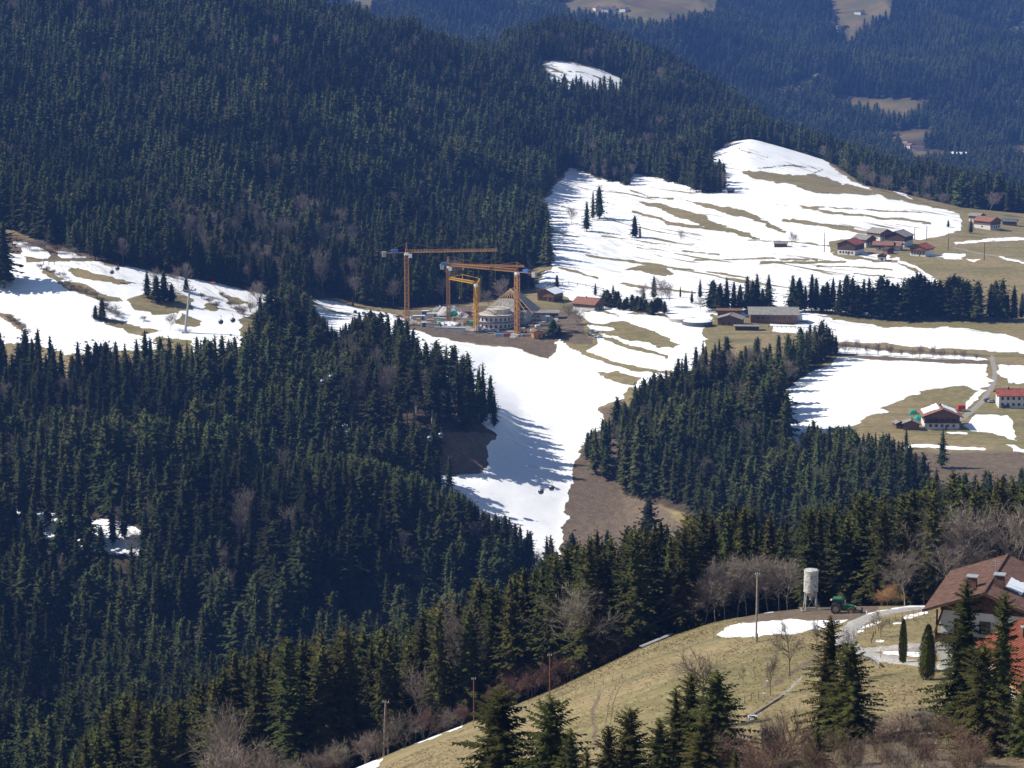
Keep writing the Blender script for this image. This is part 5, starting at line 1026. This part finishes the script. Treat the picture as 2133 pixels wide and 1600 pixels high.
simple('safety_barrier', 'white barrier boards right of the red banner', 'barrier', 1068, 705, -.3, [('board', 'white', lambda m: m.box((0, 0, .9), (3.4, .12, .9))), ('foot', 'concrete', lambda m: m.box((0, 0, .2), (3.2, .5, .4)))])
def digger(u, v, rz, label, ymin=1150, s=1.0, mt='crane_yellow'):
    p = G(u, v, ymin); r = empty('excavator', p, rz); r.scale = (s, s, s); tag(r, label, 'excavator')
    for y in (-1, 1): MB().box((0, y, .4), (3.2, .5, .8)).build('track', 'rubber', r)
    MB().box((0, 0, 1.3), (2.6, 2.2, .9)).build('body', mt, r); c = MB().box((.5, -.55, 2.3), (1.2, 1, 1.3)).build('cab', 'white', r); MB().box((.5, -1.07, 2.4), (1, .05, .9)).build('pane', 'glass', c)
    MB().bar((1.2, .3, 1.6), (3.0, .3, 3.4), .35).build('boom', mt, r); MB().bar((3.0, .3, 3.4), (4.2, .3, 1.4), .3).build('arm', mt, r); MB().box((4.2, .3, 1.0), (.8, .9, .7)).build('bucket', 'dark', r)
digger(912, 681, .3, 'yellow excavator on the site terrace left'); digger(1091, 694, 2.6, 'yellow and white excavator right of the front crane mast', s=.9)
for k in range(22):
    u = random.uniform(868, 985); v = np.interp(u, [868, 985], [668, 676])+random.uniform(-7, 9); mt = random.choice(['timber', 'concrete', 'rock', 'white', 'roof_rust', 'timber', 'steel']); nm = {'timber': 'yellow timber', 'concrete': 'grey block', 'rock': 'pale stone', 'white': 'white insulation', 'roof_rust': 'reddish board', 'steel': 'steel bar'}[mt]
    stack(u, v, random.uniform(-.5, .5), mt, 'small stack of %s goods strewn over the left building terrace' % nm, random.randint(2, 4), random.uniform(2, 4))
for k in range(9):
    u = random.uniform(1085, 1160); v = random.uniform(668, 692); mt = random.choice(['concrete', 'rock', 'white', 'timber']); nm = {'timber': 'yellow timber', 'concrete': 'grey block', 'rock': 'pale stone', 'white': 'white sheet'}[mt]
    stack(u, v, random.uniform(-.5, .5), mt, 'small stack of %s goods right of the front crane mast' % nm, random.randint(2, 4), random.uniform(2, 4))
def scaffold(u, v, rz, nx, nz, label):
    p_ = G(u, v, 1200); r = empty('scaffold', p_, rz); tag(r, label, 'scaffold'); m = MB()
    for i in range(nx+1):
        for y in (0, 1.1): m.box((i*2.2, y, nz), (.14, .14, nz*2+.4))
    m.build('standard', 'steel', r); m = MB()
    for j in range(1, nz+1): m.box((nx*1.1, .55, j*2), (nx*2.2, 1.1, .12))
    m.build('deck', 'timber', r); m = MB()
    for j in range(1, nz+1): m.box((nx*1.1, 0, j*2+1), (nx*2.2, .08, .1)); m.box((nx*1.1, 0, j*2+.5), (nx*2.2, .08, .1))
    m.build('guard_rail', 'steel', r)
scaffold(1078, 680, .05, 8, 4, 'scaffold in front of the grey rafter roof wall'); scaffold(985, 664, 1.2, 4, 3, 'scaffold left behind the round white building'); scaffold(950, 676, 0, 5, 1, 'low scaffold deck on the left terrace')
# ------------------------------------------------------------------ vehicles
def car_proto(mt):
    r = empty('parked_car', (0, 0, 0))
    MB().prism([(-2.1, .35), (-2.15, .8), (-1.9, .95), (2.0, .95), (2.15, .6), (2.1, .35)], -.85, .85).build('body', mt, r)
    cb = MB().prism([(-1.7, .96), (-1.35, 1.45), (.5, 1.47), (1.15, .96)], -.74, .74).build('cabin', mt, r)
    m = MB()
    for s in (-1, 1): m.prism([(-1.45, 1.0), (-1.22, 1.38), (.42, 1.40), (.95, 1.0)], s*.75-.012, s*.75+.012)
    m.prism([(-1.72, 1.0), (-1.4, 1.42), (-1.38, 1.42), (-1.7, 1.0)], -.62, .62); m.build('window', 'glass', cb)
    for sx in (-1.3, 1.35):
        for sy in (-.8, .8): w_ = MB().tube((sx, sy-.1, .33), (sx, sy+.1, .33), .33, .33, 12).build('wheel', 'rubber', r); MB().tube((sx, sy-.115, .33), (sx, sy+.115, .33), .17, .17, 8).build('rim', 'steel', w_)
    return r
PROTO = {}
def car(u, v, rz, mt, label, ymin=1100, s=1.0):
    p = G(u, v, ymin)
    if mt not in PROTO: PROTO[mt] = car_proto(mt); r = PROTO[mt]; r.location = p; r.rotation_euler = (0, 0, rz); r.scale = (s, s, s*1.05)
    else: r = copy_thing(PROTO[mt], p, rz, s)
    tag(r, label, 'car'); return r
bpy.context.view_layer.update()
for u, v, mt, lb in ((740,652,'dark_car','dark car at the left end of the car row by the forest'), (757,655,'blue','blue car next to the dark one in the car row'), (768,657,'silver_car','silver car in the car row left of the red one'), (778,657,'red_car','red car in the middle of the car row'), (789,659,'white_car','white car right of the red one in the car row'),
        (797,660,'dark_car','dark car right of the white one in the car row'), (806,660,'silver_car','silver car near the spruce that covers the row'), (822,661,'white_car','white car just left of the tall crane mast'), (834,662,'red_car','red car touching the tall crane mast'), (862,664,'white_car','white car right of the tall crane mast'),
        (872,660,'silver_car','silver car behind the silver container'), (1046,690,'dark_car','dark car parked before the round building'), (1028,690,'silver_car','silver car parked before the round building, left one'), (1013,690,'white_car','white car at the left foot of the round building')):
    car(u, v, random.uniform(-.3, .5)+(1.2 if u < 830 else 0), mt, lb, 1150)
car(1962, 894, .1, 'blue', 'blue car parked in front of the broad farmhouse', 900); car(1976, 893, .2, 'dark_car', 'dark car right of the blue one before the broad farmhouse', 900); car(2058, 836, .5, 'dark_car', 'dark car at the left wall of the red roofed white house', 900); car(2066, 838, .3, 'silver_car', 'silver car close to the red roofed white house', 900); car(2094, 850, .2, 'dark_car', 'dark car below the white house terrace', 900)
simple('red_trailer', 'red box trailer beside the farm road', 'trailer', 2002, 856, .2, [('box_body', 'red', lambda m: m.box((0, 0, 1.7), (3.6, 2, 2.0))), ('wheel', 'rubber', lambda m: m.tube((-.8, -1.1, .4), (-.8, 1.1, .4), .4)), ('drawbar', 'dark', lambda m: m.bar((-1.8, 0, .6), (-3, 0, .5), .15))], 900)
# ------------------------------------------------------------------ cable lift
ROPE = [(-80, 405, 1400), (240, 553, 1262), (397, 603, 1192), (470, 655, 1125), (682, 778, 1010), (906, 896, 972), (1138, 1006, 945), (1330, 1090, 915)]
RP = [Vector(uvY(*q)) for q in ROPE]
py = G(385, 693, 1000); ptop = RP[2]
lean = (ptop.x-py.x); hp = ptop.z-py.z
pr = empty('lift_pylon', py); tag(pr, 'grey tubular lift pylon leaning on the left snowy slope', 'pylon')
MB().tube((0, 0, -1), (lean, 0, hp-.5), .75, .45, 12).build('shaft', 'lift_grey', pr)
MB().bar((lean-3.4, -.5, hp-.2), (lean+3.4, .5, hp+.2), .5, .6).build('crossarm', 'lift_grey', pr)
for s in (-3, 3):
    b_ = MB().box((lean+s, 0, hp+.3), (.4, 4.4, .5)).build('roller_battery', 'steel', pr)
    for k in range(6): MB().tube((lean+s-.15, -1.9+k*.76, hp+.5), (lean+s+.15, -1.9+k*.76, hp+.5), .28, .28, 8).build('roller', 'dark', b_)
MB().box((0, 0, 0), (3, 3, .8)).build('base', 'concrete', pr)
MB().bar((lean+.6, 0, hp+.2), (lean+2.2, 0, hp+2.6), .3).bar((lean-.6, 0, hp+.2), (lean-2.2, 0, hp+2.6), .3).build('service_arm', 'lift_grey', pr)
off = Vector((3.0, .5, .3))
for s, lb in ((-1, 'nearer haul rope of the gondola lift crossing the valley'), (1, 'farther haul rope of the gondola lift crossing the valley')):
    m = MB(); pts = [q+off*s for q in RP]
    for a, b in zip(pts[:-1], pts[1:]): m.tube(a, b, .014, .014, 4, False)
    tag(m.build('lift_rope', 'dark'), lb, 'cable')
def rope_at(u, s):
    for a, b in zip(RP[:-1], RP[1:]):
        ua, ub = proj(*(a+off*s))[0], proj(*(b+off*s))[0]
        if ua <= u <= ub: return a+off*s+(b-a)*((u-ua)/(ub-ua))
def gondola(u, s, label):
    q = rope_at(u, s); r = empty('gondola', q-Vector((0, 0, 4.2))); tag(r, label, 'gondola', None)
    bd = MB().lathe([(.01, 0), (.55, .08), (.95, .4), (1.15, .85)], 18).lathe([(1.15, 1.75), (.95, 2.15), (.5, 2.4), (.01, 2.45)], 18).build('shell', 'cabin', r, smooth=True)
    MB().lathe([(1.13, .85), (1.17, 1.3), (1.13, 1.75)], 18).build('window_band', 'glass', bd, smooth=True)
    for k in range(6): a = k*1.047; MB().bar((1.17*math.cos(a), 1.17*math.sin(a), .85), (1.17*math.cos(a), 1.17*math.sin(a), 1.75), .09).build('pillar', 'lift_grey', bd)
    MB().bar((0, 0, 2.4), (.45, 0, 3.3), .12).bar((.45, 0, 3.3), (0, 0, 4.2), .12).build('hanger', 'lift_grey', r); MB().box((0, 0, 4.2), (.3, .7, .25)).build('grip', 'dark', r)
    MB().box((0, -1.2, .7), (.9, .1, .5)).build('ski_rack', 'steel', r)
for u, s, lb in ((1127, -1, 'left grey gondola of the pair over the lower piste'), (1149, 1, 'right grey gondola of the pair over the lower piste'), (233, -1, 'left gondola of the pair at the top of the left snowy slope'), (245, 1, 'right gondola of the pair at the top of the left snowy slope'),
        (460, -1, 'left gondola of the pair right of the lift pylon'), (485, 1, 'right gondola of the pair right of the lift pylon'), (672, -1, 'left gondola of the pair before the tall bare trunks'), (690, 1, 'right gondola of the pair before the tall bare trunks'), (895, -1, 'left gondola of the pair over the reddish bank'), (918, 1, 'right gondola of the pair over the reddish bank')):
    gondola(u, s, lb)
simple('safety_mat', 'small red safety mat at the forest edge of the piste', 'mat', 443, 592, -.2, [('pad', 'red', lambda m: m.box((0, 0, .8), (3, .5, 1.6))), ('strap', 'white', lambda m: m.box((0, -.27, .8), (3.02, .05, .2)))])
for u, lb in ((91, 'left post of the snow gate on the left slope'), (102, 'middle post of the snow gate on the left slope'), (113, 'right post of the snow gate on the left slope')):
    simple('snow_post', lb, 'post', u, 552, 0, [('post', 'dark', lambda m: m.box((0, 0, 1.3), (.25, .25, 2.8))), ('sign', 'steel', lambda m: m.box((0, -.15, 2.4), (.6, .05, .5)))])
# ------------------------------------------------------------------ foreground roads
def ribbon(name, pts, wd, mt, lift=.07, y=(150, 460), n=8):
    c = [G(a, b, *y) for a, b in pts]; P_ = []
    for a, b in zip(c[:-1], c[1:]):
        for i in range(n): P_.append(a.lerp(b, i/n))
    P_.append(c[-1])
    for _ in range(4): P_ = [P_[0]]+[(P_[i-1]+P_[i]*2+P_[i+1])/4 for i in range(1, len(P_)-1)]+[P_[-1]]
    V = []; Fc = []; K = 5
    for i, q in enumerate(P_):
        d = (P_[min(i+1, len(P_)-1)]-P_[max(i-1, 0)]); d.z = 0; d.normalize(); s = Vector((d.y, -d.x, 0)); w_ = wd*(1+.08*math.sin(i*1.3))
        base = max(float(H(q.x+s.x*w_*t, q.y+s.y*w_*t)) for t in (-.5, 0, .5))
        for k in range(K):
            t = k/(K-1)-.5; x, y_ = q.x+s.x*w_*t, q.y+s.y*w_*t; e = 1 if 0 < k < K-1 else 0
            V.append((x, y_, max(float(H(x, y_))+lift, base-.02)*e+(float(H(x, y_))-.05)*(1-e)))
    for i in range(len(P_)-1):
        for k in range(K-1): a = i*K+k; Fc.append((a, a+1, a+K+1, a+K))
    me_ = bpy.data.meshes.new(name); me_.from_pydata(V, [], Fc); me_.materials.append(M[mt])
    for q in me_.polygons: q.use_smooth = True
    o = link(name, me_); tag(o, kind='structure'); return o
ribbon('road', [(1925, 1268), (1880, 1272), (1835, 1280), (1795, 1292), (1768, 1312), (1757, 1335), (1775, 1352), (1820, 1366), (1880, 1378), (1960, 1391), (2050, 1402), (2180, 1412)], 3.6, 'road_tar')
ribbon('driveway', [(1800, 1358), (1850, 1352), (1900, 1347), (1950, 1347)], 3.4, 'gravel', .05)
def post_line(pts, n, h, mt, label, rails=(), name='fence', y=(150, 460), pw=.1):
    c = [G(a, b, *y) for a, b in pts]; seg = [(c[i+1]-c[i]).length for i in range(len(c)-1)]; tot = sum(seg)
    r = empty(name, c[0]); tag(r, label, 'fence'); pp = []
    for i in range(n):
        d = tot*i/(n-1)
        k = 0
        while k < len(seg)-1 and d > seg[k]: d -= seg[k]; k += 1
        q = c[k].lerp(c[k+1], min(1, d/seg[k])); q.z = float(H(q.x, q.y)); pp.append(q-c[0])
    me0 = None
    for i, q in enumerate(pp):
        if me0 is None: o = MB().box((0, 0, h/2-.2), (pw, pw, h+.4)).build('post', mt, r); me0 = o.data
        else: o = link('post', me0, r)
        o.location = q; o.rotation_euler = (random.uniform(-.06, .06), random.uniform(-.06, .06), 0)
    for hz_ in rails:
        for a, b in zip(pp[:-1], pp[1:]): MB().bar(a+Vector((0, 0, hz_)), b+Vector((0, 0, hz_)), pw*.6, pw).build('rail', mt, r)
    return r
post_line([(1785, 1322), (1830, 1304), (1880, 1290), (1925, 1281)], 14, 1.1, 'pole_wood', 'wire fence posts along the grass side of the upper road', name='fence', pw=.08)
post_line([(1815, 1340), (1822, 1322), (1840, 1306), (1878, 1296)], 8, .8, 'wood_dark', 'short dark stakes inside the fenced grass plot', pw=.09)
post_line([(1752, 1357), (1790, 1369), (1815, 1377), (1832, 1392)], 6, .8, 'steel', 'grey metal guard rail at the road bend', (.55, .8), 'guard_rail', pw=.14)
post_line([(985, 1512), (1120, 1478), (1205, 1442), (1295, 1413)], 18, .9, 'pole_wood', 'pale rail fence running up the meadow', (.8,), pw=.07)
post_line([(1262, 1512), (1268, 1470), (1280, 1440), (1297, 1415)], 10, .9, 'pole_wood', 'short rail fence branching down the meadow', (.8,), pw=.07)
post_line([(1530, 1478), (1555, 1465), (1580, 1455)], 5, 1.0, 'pole_wood', 'old stakes beside the fallen log', pw=.1)
post_line([(1740, 690), (1700, 687), (1650, 684), (1600, 683)], 16, 1.2, 'wood_dark', 'dark pasture fence on the snow before the long hall', (.9,), y=(1100, 1400), pw=.22)
post_line([(1120, 612), (1145, 596), (1185, 592), (1220, 598), (1258, 606)], 14, 1.8, 'wood_brown', 'brown wooden fence curving behind the snow roofed chalet', (1.4,), y=(1300, 1700), pw=.3)
def pole(u, v, vt, label, mt='pole_wood', r=.16, arm=True, ymin=200, ymax=470, foot=False, Y=None):
    g = G(u, v, ymin, ymax) if Y is None else AT(u, Y); a, yy, zz = ray(u, vt); h = zz*g.y/yy-g.z; rt = empty('utility_pole', g); tag(rt, label, 'pole')
    MB().tube((0, 0, -.8), (0, 0, h), r, r*.75, 8).build('shaft', mt, rt)
    if arm:
        MB().bar((-.35, 0, h-.25), (.35, 0, h-.25), .07).build('bracket', 'steel', rt)
        for s in (-.3, .3): MB().tube((s, 0, h-.2), (s, 0, h+.02), .05, .04, 6).build('insulator', 'white', rt)
    if foot: MB().box((.12, -.1, .45), (.28, .35, 1.9)).build('footing', 'concrete', rt)
    MB().tube((0, 0, h-.02), (0, 0, h+.08), r*.8, .02, 8).build('cap', 'steel', rt); return g+Vector((0, 0, h-.1))
t1 = pole(1575, 1338, 1194, 'tall single wooden pole on the meadow in front of the crest snow patch', foot=True, r=.17)
g = G(800, 1572, 300, 450); a, yy, zz = ray(806, 1460); h = zz*g.y/yy-g.z; rt = empty('utility_pole', g); tag(rt, 'double legged wooden pole at the lower left meadow edge', 'pole')
MB().tube((-.15, 0, -.8), (.35, 0, h), .17, .13, 8).build('leg', 'pole_wood', rt); MB().tube((.75, .1, -.8), (.45, .1, h), .17, .13, 8).build('leg', 'pole_red', rt); MB().bar((-.1, 0, h-.3), (.9, 0, h-.3), .09).build('bracket', 'steel', rt)
for s in (-.1, .9): MB().tube((s, 0, h-.25), (s, 0, h), .06, .05, 6).build('insulator', 'white', rt)
for s in (-.05, .72): MB().box((s, -.05, .5), (.35, .4, 1.8)).build('footing', 'concrete', rt)
t0 = g+Vector((.4, 0, h-.2))
t2 = pole(987, 1505, 1412, 'slim reddish pole at the edge of the wood, right of the double pole', 'pole_red', .11, True); t3 = pole(1145, 1452, 1363, 'reddish pole rising over the near spruces on the meadow', 'pole_red', .11, True)
def wire(a, b, sag, label):
    m = MB(); pr_ = None
    for i in range(17):
        t = i/16; q = a.lerp(b, t); q.z -= sag*4*t*(1-t)
        if pr_ is not None: m.tube(pr_, q, .012, .012, 3, False)
        pr_ = q
    tag(m.build('power_wire', 'dark'), label, 'wire')
wire(t0, t2, .8, 'thin wire between the double pole and the slim reddish pole'); wire(t2, t3, .8, 'thin wire between the two reddish poles'); wire(t3, t1, 1.5, 'thin wire from the reddish pole up to the tall single pole')
wire(t1, Vector(uvY(1990, 1205, 292)), 1.2, 'thin wire from the tall single pole to the large near farmhouse')
for u, v, vt, lb in ((2050, 542, 505, 'dark pole on the brown field right of the village'), (1905, 500, 473, 'thin pole on the snow right of the largest village barn'), (1930, 500, 470, 'second thin pole right of the largest village barn'), (1717, 525, 484, 'dark pole left of the village barn'), (1975, 520, 494, 'thin pole beside the village road')):
    pole(u, v, vt, lb, 'wood_dark', .28, False, 1200, 2000)
pole(1805, 1281, 1272, 'short white marker post at the road edge below the tractor', 'white', .1, False, 300, 460); pole(1702, 1328, 1306, 'thin pale stake below the snow on the crest', 'pole_wood', .07, False, 200, 460); pole(1834, 1375, 1352, 'thin stake on the road verge', 'pole_wood', .05, False, 200, 460)
# ------------------------------------------------------------------ silo
g = G(1688, 1272, 340, 420); a, yy, zz = ray(1688, 1185); h = zz*g.y/yy-g.z; s0 = h-.1; rt = empty('silo', g); tag(rt, 'weathered white cylindrical silo on thin legs beside the tractor', 'silo')
r_ = 1.22; zb = s0*.47
MB().lathe([(.22, zb-1.15), (r_, zb), (r_, s0-.18), (r_*.93, s0-.03), (.02, s0+.1)], 28).build('vessel', 'silo_paint', rt, smooth=False)
for z in (zb+.02, (zb+s0)/2, s0-.2): MB().lathe([(r_+.005, z-.05), (r_+.05, z-.05), (r_+.05, z+.05), (r_+.005, z+.05)], 28).build('hoop', 'silo_paint', rt)
MB().tube((0, 0, zb-1.5), (0, 0, zb-1.1), .2, .24, 10).build('outlet', 'steel', rt)
for k in range(4):
    an = math.pi/4+k*math.pi/2; x, y = r_*math.cos(an), r_*math.sin(an)
    MB().bar((x*1.2, y*1.2, -.2), (x*.97, y*.97, zb+.3), .11).build('leg', 'silo_paint', rt)
    a2 = an+math.pi/2; MB().bar((x*1.18, y*1.18, .2), (r_*math.cos(a2), r_*math.sin(a2), zb-.1), .06).build('brace', 'steel', rt)
MB().box((0, 0, .15), (3.4, .3, .25)).box((0, 1.1, .15), (3.4, .3, .25)).box((0, -1.1, .15), (3.4, .3, .25)).box((-1.5, 0, .1), (.3, 2.8, .2)).box((1.5, 0, .1), (.3, 2.8, .2)).build('base_frame', 'pole_wood', rt)
MB().bar((-.2, -r_-.12, zb), (-.2, -r_-.12, s0), .04).bar((.2, -r_-.12, zb), (.2, -r_-.12, s0), .04).build('ladder', 'steel', rt)
# ------------------------------------------------------------------ tractor
g = G(1755, 1277, 340, 420); tr = empty('tractor', g, math.radians(-14)); tr.scale = (.98, .98, .98); tag(tr, 'green tractor with large muddy rear wheels parked beside the silo', 'tractor')
MB().prism([(-.1, .75), (-.1, 1.55), (.3, 1.62), (1.9, 1.45), (2.15, 1.15), (2.15, .75)], -.42, .42).build('hood', 'tractor_green', tr)
MB().box((1.0, 0, .7), (2.4, .55, .45)).build('chassis', 'dark', tr); MB().box((2.2, 0, .98), (.12, .7, .55)).build('grille', 'dark', tr)
cb = MB().box((-.85, 0, 1.15), (1.5, 1.35, .5)).build('cab', 'dark', tr)
for x in (-1.55, -.15):
    for y in (-.62, .62): MB().bar((x, y, 1.35), (x+(.12 if x < -1 else -.05), y*.96, 2.42), .08).build('cab_pillar', 'dark', cb)
MB().box((-.83, 0, 1.9), (1.3, 1.2, .9)).build('pane', 'glass', cb)
MB().prism([(-1.75, 2.42), (-1.65, 2.62), (-.2, 2.66), (.1, 2.42)], -.78, .78).build('cab_roof', 'tractor_green', tr)
for s in (-1, 1):
    for x, r0, w_ in ((-1.05, .88, .5), (1.55, .62, .38)):
        wh = MB().tube((x, s*.95-w_/2, r0), (x, s*.95+w_/2, r0), r0, r0, 22).build('wheel', 'rubber', tr)
        MB().tube((x, s*.95-w_/2-.02, r0), (x, s*.95+w_/2+.02, r0), r0*.55, r0*.55, 16).build('rim', 'mud', wh); m = MB()
        for k in range(18): an = k*6.283/18; m.box((x+r0*math.cos(an), s*.95, r0+r0*math.sin(an)), (.1, w_, .08), Matrix.Rotation(-an, 3, 'Y'))
        m.build('tread', 'mud', wh)
    MB().prism([(-1.9, 1.0), (-1.7, 1.7), (-1.05, 1.95), (-.35, 1.65), (-.25, 1.4), (-.4, 1.5), (-1.05, 1.8), (-1.65, 1.6)], s*.95-.25, s*.95+.25).build('fender', 'dark', tr)
    MB().box((2.16, s*.3, 1.3), (.06, .18, .12)).build('headlight', 'white', tr)
MB().tube((.45, -.48, 1.5), (.45, -.48, 2.5), .06, .06, 8).build('exhaust', 'steel', tr); MB().box((-1.95, 0, 2.2), (.3, 1.1, .06)).build('work_light', 'timber', tr)
MB().bar((2.2, .35, .6), (3.1, .35, .5), .12).bar((2.2, -.35, .6), (3.1, -.35, .5), .12).box((3.2, 0, .6), (.3, 2.0, .7)).build('front_loader', 'dark', tr)
simple('log', 'long pale fallen log along the grassy track', 'log', 0, 0, 0, [('stem', 'palebark', lambda m: m.tube((0, 0, 0), (G(1632, 1452, 200, 460)-G(1560, 1497, 200, 460))+Vector((0, 0, .1)), .2, .14, 8)), ('cut_face', 'timber', lambda m: m.tube((-.03, -.02, 0), (0, 0, 0), .17, .17, 8))], pos=G(1560, 1497, 200, 460)+Vector((0, 0, .15)))
simple('low_table', 'small whitish table at the end of the fallen log', 'table', 1566, 1501, .4, [('table_top', 'white', lambda m: m.box((0, 0, .5), (1.3, .8, .08))), ('leg', 'pole_wood', lambda m: m.box((-.5, 0, .22), (.1, .6, .5))), ('leg', 'pole_wood', lambda m: m.box((.5, 0, .22), (.1, .6, .5)))], pos=G(1566, 1501, 200, 460))
for k, (u, v) in enumerate(((1597, 1432), (1591, 1458))): simple('water_tap', ('upper' if k == 0 else 'lower')+' small pale stand pipe near the fallen log', 'stand pipe', u, v, 0, [('pipe', 'steel', lambda m: m.tube((0, 0, -.1), (0, 0, .8), .05, .05, 6)), ('cap', 'white', lambda m: m.box((0, 0, .85), (.3, .2, .1)))], pos=G(u, v, 200, 460))
m = MB(); a = G(1335, 1352, 300, 420); b = G(1400, 1325, 300, 420)
simple('pipe_stack', 'dark long trough lying along the meadow crest', 'trough', 0, 0, 0, [('shell', 'dark', lambda m: m.bar((0, 0, .2), b-a+Vector((0, 0, .2)), .7, .5)), ('rim', 'steel', lambda m: m.bar((0, 0, .48), b-a+Vector((0, 0, .48)), .75, .06))], pos=a)

for o in bpy.data.objects:
    if 'label' in o and len(o['label'].split()) > 16: o['label'] = ' '.join(o['label'].split()[:16])

_bl = {}
for o in bpy.data.objects:
    if o.parent is None and o.get('category') == 'stack': _bl.setdefault(o['label'], []).append(o)
for l_, q in _bl.items():
    if len(q) > 1:
        for o in q: o['group'] = 'strewn '+l_
